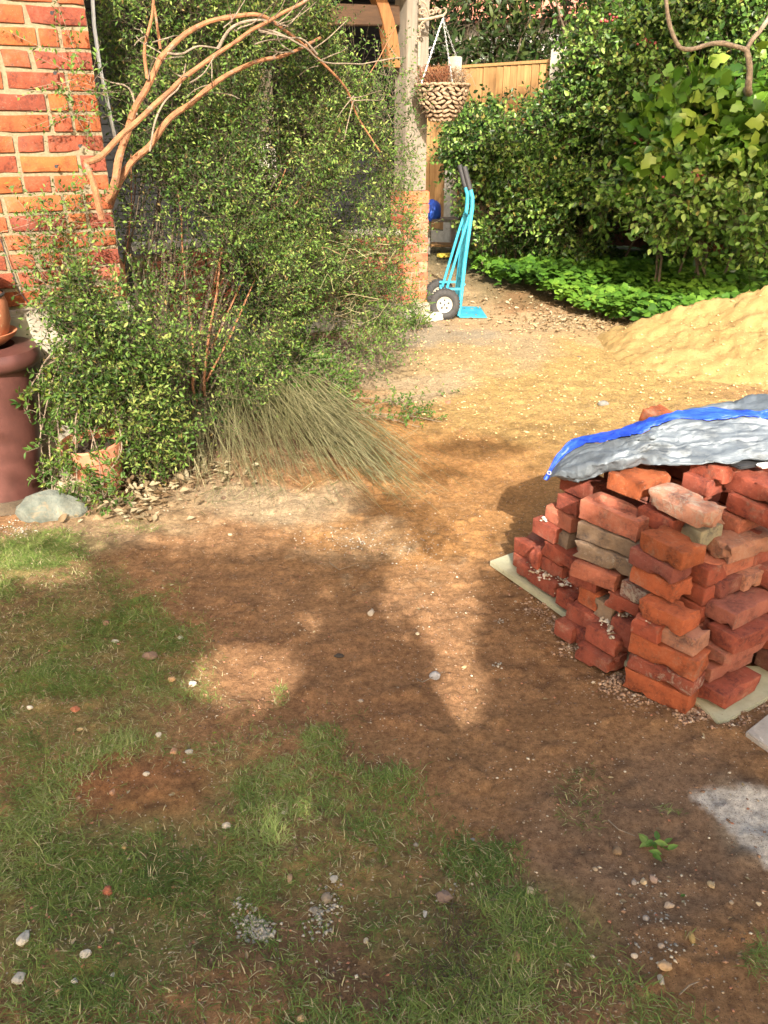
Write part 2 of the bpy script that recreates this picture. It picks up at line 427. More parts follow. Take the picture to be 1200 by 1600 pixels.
# the bare patch of old concrete showing through the soil at the right
def patch_mask(px, py, w):
    e1 = (py - 1236) + w * 10; d1 = px - (1076 + (py - 1236) * 1.0) - w * 16
    return sstep(-4, 8, e1) * sstep(-6, 8, d1) * sstep(1390, 1350, py + w * 12)
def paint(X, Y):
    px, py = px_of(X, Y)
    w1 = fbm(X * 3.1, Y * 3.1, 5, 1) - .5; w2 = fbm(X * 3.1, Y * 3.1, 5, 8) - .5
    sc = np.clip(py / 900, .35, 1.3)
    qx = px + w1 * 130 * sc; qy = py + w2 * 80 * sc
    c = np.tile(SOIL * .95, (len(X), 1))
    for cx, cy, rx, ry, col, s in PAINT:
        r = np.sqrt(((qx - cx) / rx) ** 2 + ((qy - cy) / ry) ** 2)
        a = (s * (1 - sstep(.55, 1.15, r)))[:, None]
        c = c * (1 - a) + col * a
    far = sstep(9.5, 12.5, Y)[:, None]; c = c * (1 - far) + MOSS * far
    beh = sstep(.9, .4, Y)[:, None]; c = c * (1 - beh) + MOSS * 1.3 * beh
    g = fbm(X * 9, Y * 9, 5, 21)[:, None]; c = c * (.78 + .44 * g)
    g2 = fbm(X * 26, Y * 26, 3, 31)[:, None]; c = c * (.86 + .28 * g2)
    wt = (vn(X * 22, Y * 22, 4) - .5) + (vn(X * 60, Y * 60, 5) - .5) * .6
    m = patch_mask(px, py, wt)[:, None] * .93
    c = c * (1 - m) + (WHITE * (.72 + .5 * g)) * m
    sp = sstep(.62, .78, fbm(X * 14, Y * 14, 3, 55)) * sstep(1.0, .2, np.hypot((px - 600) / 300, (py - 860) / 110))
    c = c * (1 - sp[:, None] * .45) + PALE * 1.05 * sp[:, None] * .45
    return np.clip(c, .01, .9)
def relief(X, Y):
    px, py = px_of(X, Y)
    h = (fbm(X * 1.3, Y * 1.3, 3, 40) - .5) * .05
    h += (fbm(X * 7, Y * 7, 4, 41) - .5) * .014
    h += (fbm(X * 34, Y * 34, 3, 42) - .5) * .008
    lump = sstep(.56, .70, fbm(X * 16, Y * 16, 2, 47)) * .009
    h += lump
    smooth = np.exp(-(((px - 720) / 160) ** 2 + ((py - 520) / 40) ** 2))
    flat = np.exp(-(((X - .8) / .35) ** 2 + ((Y - 7.65) / .4) ** 2))
    return h * (1 - .6 * smooth) * (1 - .97 * flat)
def axis(pts):
    out = []
    for (a, b, st) in pts: out += list(np.arange(a, b, st))
    return np.array(out + [pts[-1][1]])
gx = axis([(-60, -12, 6), (-12, -4, .5), (-4, -2.2, .09), (-2.2, 2.6, .014), (2.6, 5, .05), (5, 12, .5), (12, 60, 6)])
gy = axis([(-30, -6, 4), (-6, .7, .35), (.7, 3.6, .013), (3.6, 6, .022), (6, 9, .04), (9, 14, .12), (14, 30, 1), (30, 90, 6)])
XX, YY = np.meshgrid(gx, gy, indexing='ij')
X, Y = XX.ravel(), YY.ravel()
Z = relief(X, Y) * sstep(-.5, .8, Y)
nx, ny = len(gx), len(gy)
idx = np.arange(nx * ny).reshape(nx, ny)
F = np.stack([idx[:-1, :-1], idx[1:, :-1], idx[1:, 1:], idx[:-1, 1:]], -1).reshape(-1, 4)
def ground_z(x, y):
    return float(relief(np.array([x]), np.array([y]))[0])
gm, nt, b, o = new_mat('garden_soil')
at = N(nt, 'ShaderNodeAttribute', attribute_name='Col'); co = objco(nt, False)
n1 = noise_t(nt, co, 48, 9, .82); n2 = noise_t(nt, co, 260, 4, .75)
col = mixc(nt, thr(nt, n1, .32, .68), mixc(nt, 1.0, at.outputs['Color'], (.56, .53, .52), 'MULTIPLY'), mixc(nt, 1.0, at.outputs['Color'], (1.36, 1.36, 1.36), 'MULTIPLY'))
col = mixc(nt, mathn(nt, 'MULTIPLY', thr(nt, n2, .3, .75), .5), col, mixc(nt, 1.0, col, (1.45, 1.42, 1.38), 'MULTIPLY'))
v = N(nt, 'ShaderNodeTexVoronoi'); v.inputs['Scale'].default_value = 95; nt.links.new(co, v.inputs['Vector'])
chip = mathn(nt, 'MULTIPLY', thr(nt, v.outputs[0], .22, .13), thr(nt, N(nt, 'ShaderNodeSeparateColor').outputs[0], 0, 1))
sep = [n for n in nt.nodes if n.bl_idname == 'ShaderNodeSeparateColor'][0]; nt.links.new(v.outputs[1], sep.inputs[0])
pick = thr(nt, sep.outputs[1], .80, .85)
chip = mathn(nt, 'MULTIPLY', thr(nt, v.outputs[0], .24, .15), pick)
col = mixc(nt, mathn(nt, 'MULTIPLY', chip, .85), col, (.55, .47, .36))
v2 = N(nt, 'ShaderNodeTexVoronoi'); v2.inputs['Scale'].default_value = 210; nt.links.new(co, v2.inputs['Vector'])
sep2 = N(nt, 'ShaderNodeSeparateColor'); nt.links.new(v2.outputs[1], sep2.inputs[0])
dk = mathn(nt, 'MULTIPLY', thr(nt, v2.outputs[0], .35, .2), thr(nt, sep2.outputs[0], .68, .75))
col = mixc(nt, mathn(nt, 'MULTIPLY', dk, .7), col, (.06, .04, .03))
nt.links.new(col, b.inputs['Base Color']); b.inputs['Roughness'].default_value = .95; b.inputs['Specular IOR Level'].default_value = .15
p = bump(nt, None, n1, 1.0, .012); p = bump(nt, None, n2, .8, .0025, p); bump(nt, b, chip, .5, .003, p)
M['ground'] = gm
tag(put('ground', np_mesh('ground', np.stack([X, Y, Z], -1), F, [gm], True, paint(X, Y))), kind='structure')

# ------------------------------------------------------------------ sand heap
def heap(x, y):
    # a long heap whose crest climbs to the right, out of the frame
    cx, cy = 4.2, 6.55
    dx = (x - cx); dy = (y - cy)
    s = np.clip((x - 1.75) / 2.6, 0, 1)
    crest = .82 * s ** .75
    ridge_y = 7.0 - .24 * x + .08 * np.sin(x * 3)
    front = 1.75 * (.55 + .6 * s); back = .9 * (.5 + .7 * s)
    d = y - ridge_y
    prof = np.where(d < 0, 1 - np.clip(-d / front, 0, 1), 1 - np.clip(d / back, 0, 1))
    prof = prof ** 1.05
    right = 1 - sstep(5.2, 7.2, x)
    h = crest * prof * right
    h = h + (fbm(x * 2.2, y * 2.2, 4, 61) - .5) * .13 * sstep(0, .15, h) + (fbm(x * 8, y * 8, 4, 62) - .5) * .07 * sstep(0, .1, h)
    h = h + (fbm(x * 21, y * 21, 3, 63) - .5) * .030
    ck = np.abs(fbm(x * 4, y * 4, 3, 66) - .5)
    h = h - .035 * sstep(.02, .0, ck) * sstep(.08, .25, h)
    return h
hx = np.arange(.9, 7.4, .022); hy = np.arange(3.9, 8.4, .024)
XX, YY = np.meshgrid(hx, hy, indexing='ij'); X, Y = XX.ravel(), YY.ravel()
edge = np.minimum.reduce([X - .9, 7.38 - X, Y - 3.9, 8.36 - Y])
Z = heap(X, Y)
Zg = relief(X, Y)
mask = sstep(.0, .06, Z) * sstep(0, .15, edge)
Z = Zg - .02 + (Z + .024) * sstep(-.01, .05, Z) * sstep(0, .2, edge)
idx = np.arange(len(X)).reshape(len(hx), len(hy))
F = np.stack([idx[:-1, :-1], idx[1:, :-1], idx[1:, 1:], idx[:-1, 1:]], -1).reshape(-1, 4)
hm, nt, b, o = new_mat('building_sand'); co = objco(nt, False)
n1 = noise_t(nt, co, 6.5, 9, .75); n2 = noise_t(nt, co, 100, 5, .8); n3 = noise_t(nt, co, 26, 7, .75)
col = ramp(nt, n1, [(.28, (.23, .145, .054)), (.5, (.275, .185, .074)), (.75, (.315, .225, .098))])
col = mixc(nt, mathn(nt, 'MULTIPLY', thr(nt, n2, .3, .75), .6), col, mixc(nt, 1.0, col, (1.2, 1.2, 1.2), 'MULTIPLY'))
col = mixc(nt, mathn(nt, 'MULTIPLY', thr(nt, n3, .60, .75), .45), col, (.25, .15, .06))
v2 = N(nt, 'ShaderNodeTexVoronoi'); v2.inputs['Scale'].default_value = 60; nt.links.new(co, v2.inputs['Vector'])
sep2 = N(nt, 'ShaderNodeSeparateColor'); nt.links.new(v2.outputs[1], sep2.inputs[0])
dk = mathn(nt, 'MULTIPLY', thr(nt, v2.outputs[0], .22, .1), thr(nt, sep2.outputs[0], .78, .85))
col = mixc(nt, mathn(nt, 'MULTIPLY', dk, .7), col, (.2, .13, .08))
nt.links.new(col, b.inputs['Base Color']); b.inputs['Roughness'].default_value = .95; b.inputs['Specular IOR Level'].default_value = .1
p = bump(nt, None, n3, .8, .02); bump(nt, b, n2, .8, .004, p)
M['sand'] = hm
keep = (Z[F] > (Zg[F] - .019)).any(1)
so = put('sand_heap', np_mesh('sand_heap', np.stack([X, Y, Z], -1), F[keep], [hm], True))
tag(so, 'large heap of yellow building sand spreading across the path behind the covered bricks', 'sand heap')

# ------------------------------------------------------------------ bricks
def box_grid(L, W, H, nl, nw, nh, r):
    def ax(n, S):
        a = [-S / 2, -S / 2 + r * .35, -S / 2 + r]
        a += list(np.linspace(-S / 2 + r, S / 2 - r, n + 1)[1:-1]); a += [S / 2 - r, S / 2 - r * .35, S / 2]; return a
    A = [ax(nl, L), ax(nw, W), ax(nh, H)]
    vid = {}; V = []; Fc = []
    def vi(i, j, k):
        key = (i, j, k)
        if key not in vid: vid[key] = len(V); V.append((A[0][i], A[1][j], A[2][k]))
        return vid[key]
    n = [len(a) - 1 for a in A]
    for i in range(n[0]):
        for j in range(n[1]):
            Fc.append((vi(i, j, 0), vi(i, j + 1, 0), vi(i + 1, j + 1, 0), vi(i + 1, j, 0)))
            Fc.append((vi(i, j, n[2]), vi(i + 1, j, n[2]), vi(i + 1, j + 1, n[2]), vi(i, j + 1, n[2])))
    for i in range(n[0]):
        for k in range(n[2]):
            Fc.append((vi(i, 0, k), vi(i + 1, 0, k), vi(i + 1, 0, k + 1), vi(i, 0, k + 1)))
            Fc.append((vi(i, n[1], k), vi(i, n[1], k + 1), vi(i + 1, n[1], k + 1), vi(i + 1, n[1], k)))
    for j in range(n[1]):
        for k in range(n[2]):
            Fc.append((vi(0, j, k), vi(0, j, k + 1), vi(0, j + 1, k + 1), vi(0, j + 1, k)))
            Fc.append((vi(n[0], j, k), vi(n[0], j + 1, k), vi(n[0], j + 1, k + 1), vi(n[0], j, k + 1)))
    return V, Fc
def brick_mesh(name, L, W, H, seed, mat, frog=False, rough=1.0, bite=0, r=.006, seg=(9, 4, 3)):
    V, Fc = box_grid(L, W, H, *seg, r)
    out = []
    off = Vector((seed * 3.7, seed * 1.3, seed * 7.1))
    h = Vector((L / 2, W / 2, H / 2))
    for v in V:
        v = Vector(v)
        inn = Vector([max(-h[i] + r, min(h[i] - r, v[i])) for i in range(3)])
        dlt = v - inn
        if dlt.length > 1e-7: v = inn + dlt.normalized() * min(dlt.length, r)
        frogv = frog and v.z > h.z - .002 and abs(v.x) < L * .33 and abs(v.y) < W * .12
        if frogv: v.z -= .016; v.y *= 2.35; v.x *= 1.10
        cor = sum(1 for i in range(3) if abs(v[i]) > h[i] - r * 1.3)
        n1 = noise.noise_vector(v * 11 + off); n2 = noise.noise_vector(v * 48 + off)
        v = v + n1 * .0013 * rough + n2 * .0007 * rough
        if cor >= 2:
            c = noise.noise(v * 26 + off * 2)
            if c > .14: v -= v.normalized() * min(.015, (c - .14) * .034 * rough)
        if bite:
            c0 = Vector((L / 2 * (1 if bite > 0 else -1), -W * .35, -H * .25))
            d = (v - c0).length; rr = abs(bite)
            if d < rr: v = c0 + (v - c0).normalized() * (rr * (1 + .25 * noise.noise(v * 60)))  if d > 1e-5 else v
            v.x = max(-L / 2, min(L / 2, v.x)); v.z = max(-H / 2, min(H / 2, v.z)); v.y = max(-W / 2, min(W / 2, v.y))
        out.append(v)
    me = bpy.data.meshes.new(name); me.from_pydata(out, [], Fc); me.materials.append(mat)
    for p in me.polygons: p.use_smooth = True
    try: me.set_sharp_from_angle(angle=math.radians(38))
    except Exception: pass
    return me

# house wall at the left: local frame x along the wall towards its corner, y outwards
WALL_DIR = math.atan2(.469, .883)
wall = thing('brick_wall', 'sunlit orange-red brick house wall with sandy mortar behind the shrub at the left', 'wall', (-1.24, 3.9, 0), WALL_DIR)
bl, bh, bw, jt, ch = .231, .107, .10, .0145, .0795
wm = [brick_mesh('wall_brick_long', bl, bw, ch - jt, i, M['wallbrick'], rough=1.0, r=.004, seg=(3, 1, 1)) for i in range(3)]
wh = [brick_mesh('wall_brick_header', bh, bw, ch - jt, 10 + i, M['wallbrick'], rough=1.0, r=.004, seg=(2, 1, 1)) for i in range(3)]
wq = [brick_mesh('wall_brick_closer', .075, bw, ch - jt, 20 + i, M['wallbrick'], rough=1.0, r=.004, seg=(2, 1, 1)) for i in range(2)]
WB = [(.42, .115, .042), (.45, .135, .046), (.39, .10, .046), (.46, .15, .046), (.36, .092, .046), (.42, .12, .046), (.32, .085, .05), (.45, .14, .042)]
PT0, PT1 = .83, 3.1
MB().box((-.90, .16, (PT0 + PT1) / 2), (1.80, .30, PT1 - PT0)).build('mortar', M['mortar'], wall)
MB().box((-.92, .13, PT0 / 2), (1.90, .36, PT0)).build('rendered_plinth', M['render'], wall, bevel=.02)
row = 0; z = PT0 + jt
rr = random.Random(3)
while z < PT1 - .04:
    x = -.002
    seqs = [['S', 'H', 'S', 'H', 'S', 'H'], ['H', 'Q', 'S', 'H', 'S', 'H', 'S'], ['S', 'H', 'H', 'S', 'H', 'S'], ['H', 'S', 'H', 'S', 'H', 'S']]
    seq = seqs[(row * 1 + (row // 3)) % 4] if row % 2 == 0 else seqs[1 if row % 4 == 1 else 3]
    for s in seq:
        L = {'S': bl, 'H': bh, 'Q': .075}[s]
        if x - L < -1.3: break
        o = put('brick', rr.choice({'S': wm, 'H': wh, 'Q': wq}[s]), wall)
        o.location = (x - L / 2, .0535 - rr.uniform(0, .004), z + (ch - jt) / 2 + rr.uniform(-.0015, .0015))
        o.rotation_euler = (0, rr.uniform(-.006, .006), math.pi if rr.random() < .5 else 0)
        c = rr.choice(WB); k = rr.uniform(.45, .62)
        o.color = (c[0] * k, c[1] * k, c[2] * k, rr.choice((0, .1, .25, .45)))
        x -= L + jt + rr.uniform(-.002, .003)
    row += 1; z += ch
# white cable down the dark side of the wall
cb = MB().tube([depth_at(141, -60, 4.25), depth_at(147, 40, 4.25), depth_at(156, 105, 4.2), depth_at(166, 150, 4.2), depth_at(174, 190, 4.2), depth_at(182, 225, 4.25)], .0085, 8)
tag(cb.build('cable', M['white'], smooth=True), 'thin white cable hanging down beside the corner of the brick wall', 'cable')
# nails and a dark wire on the wall face
def on_wall(px, py, out=0.0):
    q = ray(px, py); u = (.883, .469); nn = (u[1], -u[0]); k = (-1.24 * nn[0] + 3.9 * nn[1]) + .012 + out
    t = k / (q.x * nn[0] + q.y * nn[1]); return Vector((q.x * t, q.y * t, CAMH + q.z * t))
wi = MB().tube([on_wall(-12, 340, .012), on_wall(6, 388, .014), on_wall(20, 428, .02), on_wall(32, 458, .02), on_wall(44, 474, .01), on_wall(62, 486, .01), on_wall(90, 497, .01)], .0022, 5)
tag(wi.build('wire', M['black']), 'thin dark wire sagging across the lower left of the brick wall', 'wire')
for (x, y, lab) in ((84, 18, 'topmost of the nails in the brick wall'), (89, 112, 'second nail from the top in the brick wall'), (128, 226, 'nail in the brick wall beside the forked branch'), (91, 258, 'lowest of the nails in the brick wall, with a white plug')):
    a = on_wall(x, y, 0); bq = on_wall(x - 3, y + 2, .02)
    tag(MB().tube([a, bq], .003, 6).tube([bq, bq + (bq - a).normalized() * .003], .0075, 8).build('nail', M['black']), lab, 'nail', 'nails in the brick wall')

# porch: pier, oak post, dwarf wall, dark cladding
PR = math.radians(28)
pier = thing('brick_pier', 'square red brick pier with pale mortar carrying the oak post', 'pier', (.225, 7.50, 0), PR)
S = .25
MB().box((0, 0, .54), (S - .012, S - .012, 1.04)).build('mortar', M['mortar'], pier)
pm = [brick_mesh('pier_brick', .163, .125, .070, 30 + i, M['wallbrick'], rough=1.0, r=.004, seg=(3, 1, 1)) for i in range(3)]
ph = [brick_mesh('pier_closer', .078, .125, .070, 40 + i, M['wallbrick'], rough=1.0, r=.004, seg=(2, 1, 1)) for i in range(2)]
PB = [(.38, .11, .060), (.42, .13, .07), (.45, .16, .09), (.34, .09, .055), (.46, .18, .11)]
z = .115
for r_ in range(11):
    full = r_ == 10
    for yy in (-1, 1):
        a, c2 = (pm, ph) if r_ % 2 == 0 else (ph, pm)
        x0 = -S / 2
        for lst, L in ((a, .163 if a is pm else .078), (c2, .163 if c2 is pm else .078)):
            o = put('brick', rr.choice(lst), pier)
            hz = 1.0
            o.location = (x0 + L / 2, yy * (S / 2 - .0625), z + .035)
            c = rr.choice(PB); o.color = (*c, rr.choice((.1, .3, .5)))
            x0 += L + .0105
    z += .0815
b_ = MB().box((0, 0, 1.055), (S + .004, S + .004, .105)).build('cap_brick', M['wallbrick'], pier, bevel=.008); b_.color = (.50, .12, .045, .15)
MB().box((0, -.01, .075), (S + .05, S + .06, .17)).build('plinth_stone', M['render'], pier, bevel=.015)
MB().box((.05, -.05, .035), (S + .14, S + .14, .09)).build('footing', M['concrete'], pier, bevel=.02)
TOPZ = 1.108
post = thing('oak_post', 'weathered grey oak post with a curved orange brace standing on the brick pier', 'post', (.225, 7.50, TOPZ), PR)
MB().box((0, 0, .90), (.205, .205, 1.8)).build('post', M['postwood'], post, bevel=.006)
# curved brace on the left side of the post, and the beam it carries
bm_ = MB(); pts = []
for i in range(9):
    t = i / 8; ang = t * 1.15
    pts.append((-.11 - .02 - .62 * (1 - math.cos(ang)), .0, .93 + .78 * math.sin(ang)))
vs = []; fs = []
for i, p_ in enumerate(pts):
    ang = i / 8 * 1.15; nx_, nz_ = -math.cos(ang), math.sin(ang) * .8
    for (o1, o2) in ((0, -.05), (0, .05), (.11, .05), (.11, -.05)):
        vs.append((p_[0] + nx_ * (o1 - .0), o2, p_[2] - nz_ * o1 * .6))
for i in range(8):
    for k in range(4):
        fs.append((i * 4 + k, i * 4 + (k + 1) % 4, i * 4 + 4 + (k + 1) % 4, i * 4 + 4 + k))
fs += [(0, 1, 2, 3), tuple(reversed((32, 33, 34, 35)))]
bm_.add(vs, fs); bm_.build('brace', M['brace'], post, bevel=.004)
beam = thing('porch_roof', 'dark brown timber porch roof on the oak post at the top of the picture', 'roof', (.225, 7.50, 0), PR)
MB().box((-1.2, 0, 2.93), (3.2, .2, .2)).build('front_beam', M['joist'], beam, bevel=.006)
for i in range(6):
    MB().box((-2.3 + i * .46, .75, 2.62 + .33), (.06, 1.9, .14), rot=(.12, 0, 0)).build('joist', M['joist'], beam)
MB().box((-1.25, .55, 3.13), (3.3, 2.6, .05), rot=(.12, 0, 0)).build('roof_deck', M['joist'], beam)
MB().box((-.7, .02, 2.46 - .08), (1.15, .1, .14), rot=(0, -.04, 0)).build('tie_beam', M['joist'], beam, bevel=.006)
# dwarf wall
dw = thing('dwarf_wall', 'low red brick wall on a pale concrete plinth running behind the shrub to the pier', 'wall', (.225, 7.50, 0), PR)
DL = 2.3
MB().box((-.135 - DL / 2, .02, .36), (DL, .10, .70)).build('mortar', M['mortar'], dw)
db = [brick_mesh('dwarf_wall_brick', .222, .05, .070, 50 + i, M['wallbrick'], rough=1.0, r=.004, seg=(3, 1, 1)) for i in range(3)]
z = .19
for r_ in range(7):
    x0 = -.14 - (.115 if r_ % 2 else 0)
    while x0 - .222 > -DL - .13:
        o = put('brick', rr.choice(db), dw); o.location = (x0 - .111, -.052, z + .035)
        c = rr.choice(PB); k = rr.uniform(.6, .95); o.color = (c[0] * k, c[1] * k, c[2] * k, rr.choice((0, .2, .4))); x0 -= .233
    z += .0815
MB().box((-.135 - DL / 2, -.03, .085), (DL, .24, .17)).build('plinth', M['render'], dw, bevel=.015)
MB().box((-.135 - DL / 2, .0, .775), (DL, .20, .05)).build('coping', M['concrete'], dw, bevel=.01)
# board cladding behind the porch, its shade put into the colour
cl = thing('clad_wall', 'horizontal board cladding behind the porch post, its deep shade put into the colour', 'wall', (-.35, 8.7, 0), PR * .6)
MB().box((-1.5, .06, 1.6), (4.2, .05, 3.2)).build('backing', M['cladding'], cl)
for i in range(21):
    MB().box((-1.5, 0, .08 + i * .148), (4.2, .028, .145), rot=(-.09, 0, 0)).build('board', M['cladding'], cl)
MB().box((.62, -.03, 1.6), (.10, .09, 3.2)).build('corner_trim', M['greywood'], cl, bevel=.004)
MB().box((-1.05, -.05, 1.62), (.62, .05, .95)).build('pale_panel', M['concrete'], cl, bevel=.004)
MB().box((-1.05, -.06, .95), (.75, .10, .05)).build('ledge', M['greywood'], cl, bevel=.004)
# ================================================================== FENCE
FX0, FY0 = .72, 13.0
FA = math.atan2(-2.7, 3.0)                       # heads right and towards us
fence = thing('board_fence', 'tall golden feather-edge board fence behind the shrubs with two grey concrete posts', 'fence', (FX0, FY0, 0), FA)
FH = 2.38; fence_len_ = 7.6
MB().box((fence_len_ / 2 - .3, .03, FH / 2 + .12), (fence_len_ + .3, .012, FH - .26)).build('backing', M['fencedark'], fence)  # dark sheet added so the gaps between boards look shaded
fb = MB().box((0, 0, FH / 2 + .12), (.101, .016, FH - .24), rot=(0, 0, .10)).build('board', M['fence'], fence)
fb_me = fb.data
fence_len = 7.6
k = 0; xx = -.55; first = True
while xx < fence_len:
    if first: o = fb; first = False
    else: o = put('board', fb_me, fence)
    o.location = (xx, rr.uniform(-.002, .002), rr.uniform(-.012, .012)); o.rotation_euler = (0, rr.uniform(-.004, .004), 0)
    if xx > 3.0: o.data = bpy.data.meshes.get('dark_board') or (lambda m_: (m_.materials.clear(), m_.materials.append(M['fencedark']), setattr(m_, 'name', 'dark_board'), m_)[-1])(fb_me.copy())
    xx += .112
MB().box((fence_len / 2 - .3, 0, FH + .02), (fence_len + .4, .05, .035)).build('capping', M['fence'], fence)
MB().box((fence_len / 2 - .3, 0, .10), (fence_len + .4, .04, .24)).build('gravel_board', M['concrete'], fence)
# posts: found where the photograph shows them
def fence_x(px):
    q = ray(px, 100); d = Vector((math.cos(FA), math.sin(FA))); n = Vector((-d.y, d.x))
    t = (FX0 * n.x + FY0 * n.y) / (q.x * n.x + q.y * n.y)
    return (q.x * t - FX0) * d.x + (q.y * t - FY0) * d.y
for i, px in enumerate((717, 877)):
    xx = fence_x(px)
    MB().box((xx, -.09, (FH + .14) / 2), (.15, .14, FH + .14)).build('concrete_post', M['concrete'], fence, bevel=.012)
dx = fence_x(877) - fence_x(717)
for i in (2, 3): MB().box((fence_x(717) + dx * i, -.09, (FH + .14) / 2), (.15, .14, FH + .14)).build('concrete_post', M['concrete'], fence, bevel=.012)
for zz in (.5, 1.3, 2.05): MB().box((5.0, -.05, zz), (4.4, .05, .08)).build('rail', M['fencedark'], fence)

# neighbour's house far behind the fence
nb = thing('neighbour_house', 'pale rendered house with a red tiled roof glimpsed through the trees above the fence', 'house', (5.6, 27, 0), -.35)
MB().box((0, 0, 2.4), (9, 6, 4.8)).build('wall', M['housewall'], nb)
r0 = MB()
r0.add([(-4.9, -3.5, 4.4), (4.9, -3.5, 4.4), (4.9, 0, 7.2), (-4.9, 0, 7.2), (-4.9, 3.5, 4.4), (4.9, 3.5, 4.4), (-4.9, -3.5, 4.25), (4.9, -3.5, 4.25), (4.9, 3.5, 4.25), (-4.9, 3.5, 4.25)],
       [(0, 1, 2, 3), (3, 2, 5, 4), (6, 7, 1, 0), (9, 8, 5, 4), (0, 3, 4, 9, 6), (1, 2, 5, 8, 7), (6, 7, 8, 9)])
rf = r0.build('roof', M['roof'], nb)
for i in range(9):
    MB().box((0, -3.4 + i * .37, 4.52 + i * .296), (9.8, .40, .05), rot=(.674, 0, 0)).build('tile_course', M['roof'], rf)
MB().box((2, 0, 7.3), (.7, .7, 1.2)).build('chimney', M['terra2'], rf)
for i in (-2.6, 0, 2.6):
    w_ = MB().box((i, -3.02, 2.9), (1.3, .08, 1.1)).build('window', M['white'], nb)
    MB().box((i, -3.07, 2.9), (1.1, .03, .9)).build('pane', M['cladding'], w_)

# ------------------------------------------------------------------ clutter behind the pier
be = thing('plant_bench', 'old grey wooden potting bench in shade beside the pier, partly hidden', 'bench', tuple(ground_at(694, 396)), -.25)
MB().box((0.1, 0, .46), (.75, .35, .04)).build('top', M['postwood'], be)
for x in (-.2, .22, .42): MB().box((x, -.14, .22), (.05, .05, .44)).build('leg', M['postwood'], be)
MB().box((.08, 0, .12), (.66, .30, .03)).build('shelf', M['fence'], be)
bb = MB(); bc = ground_at(680, 396, 0) + Vector((-.06, -.28, .46))
bb.lathe([(.01, 0), (.10, .0), (.12, .05), (.12, .15), (.10, .22), (.06, .25), (.0, .26)], 14, tuple(bc + Vector((0, .25, .0))))
ob = bb.build('plastic_sack', M['bluebag'], smooth=True); tag(ob, 'crumpled bright blue plastic sack on the potting bench just right of the pier', 'sack')
for v in ob.data.vertices:
    n_ = noise.noise_vector(v.co * 14); v.co += n_ * .03
cc = ground_at(694, 402)
tag(MB().box((cc.x, cc.y - .1, .04), (.2, .1, .05), rot=(0, 0, .3)).build('yellow_tray', M['yellow'], bevel=.006), 'small yellow plastic tray lying in front of the potting bench', 'tray')
pt = MB().lathe([(.02, 0), (.14, 0), (.19, .30), (.2, .38), (.17, .38), (.16, .33), (0, .33)], 24, (0, 0, 0))
tp = pt.build('glazed_planter', M['teal'], smooth=True, loc=tuple(depth_at(403, 372, 6.1) - Vector((0, 0, .17)))); tp.location.z = .35
tag(tp, 'teal glazed planter half hidden inside the big shrub', 'planter')
ps = MB().box((0, 0, 0), (.5, .4, .35)).build('planter_stand', M['postwood'], bevel=.01, loc=(tp.location.x, tp.location.y, .174)); tag(ps, 'wooden block under the teal glazed planter inside the shrub', 'plant stand')

# ------------------------------------------------------------------ hand truck
TRK = ground_at(717, 497)
tr = thing('hand_truck', 'turquoise two-wheeled hand truck with black grips parked by the brick pier', 'hand truck', tuple(TRK), .02)
K = 1.13
def tk(p): return Vector(p) * K
for sy in (0, 1):
    y = sy * .34; off = -.02 if sy else 0
    up = [(0, y, .02), (.03, y, .45), (.07, y, .86), (.068, y, .93), (.05, y, .985), (.03, y, 1.04)]
    MB().tube([tk(p) for p in up], .0165 * K, 10).build('upright', M['truckblue'], tr, True)
    MB().tube([tk((.048, y, .985)), tk((-.005, y, 1.15))], .0205 * K, 10).build('grip', M['black'], tr, True)
    MB().tube([tk((.055, y * .9 + .02, .80)), tk((.0, y * .9 + .02, .62)), tk((-.115, y * .9 + .02, .20))], .0115 * K, 8).build('brace', M['truckblue'], tr, True)
for z_ in (.27, .78): MB().tube([tk((.02 + z_ * .05, 0, z_)), tk((.02 + z_ * .05, .34, z_))], .010 * K, 8).build('crossbar', M['truckblue'], tr, True)
MB().tube([tk((.01, .115, .03)), tk((.06, .115, .78))], .009 * K, 8).tube([tk((.01, .225, .03)), tk((.06, .225, .78))], .009 * K, 8).build('centre_bar', M['truckblue'], tr, True)
MB().box(tk((-.06, 0.0, .235)), (.16 * K, .02, .02)).build('side_bracket', M['truckblue'], tr, bevel=.003)
MB().box(tk((-.06, .34, .235)), (.16 * K, .02, .02)).build('side_bracket', M['truckblue'], tr, bevel=.003)
MB().tube([tk((-.13, -.07, .115)), tk((-.13, .42, .115))], .009 * K, 8).build('axle', M['rust'], tr, True)
MB().box(tk((-.125, -.0, .16)), (.03, .03, .12)).build('axle_bracket', M['truckblue'], tr)
MB().box(tk((-.125, .34, .16)), (.03, .03, .12)).build('axle_bracket', M['truckblue'], tr)
MB().box(tk((.115, .19, .012)), (.23 * K, .44 * K, .010), rot=(0, .02, 0)).box(tk((.005, .17, .05)), (.008, .37 * K, .09)).build('toe_plate', M['truckblue'], tr, bevel=.003)
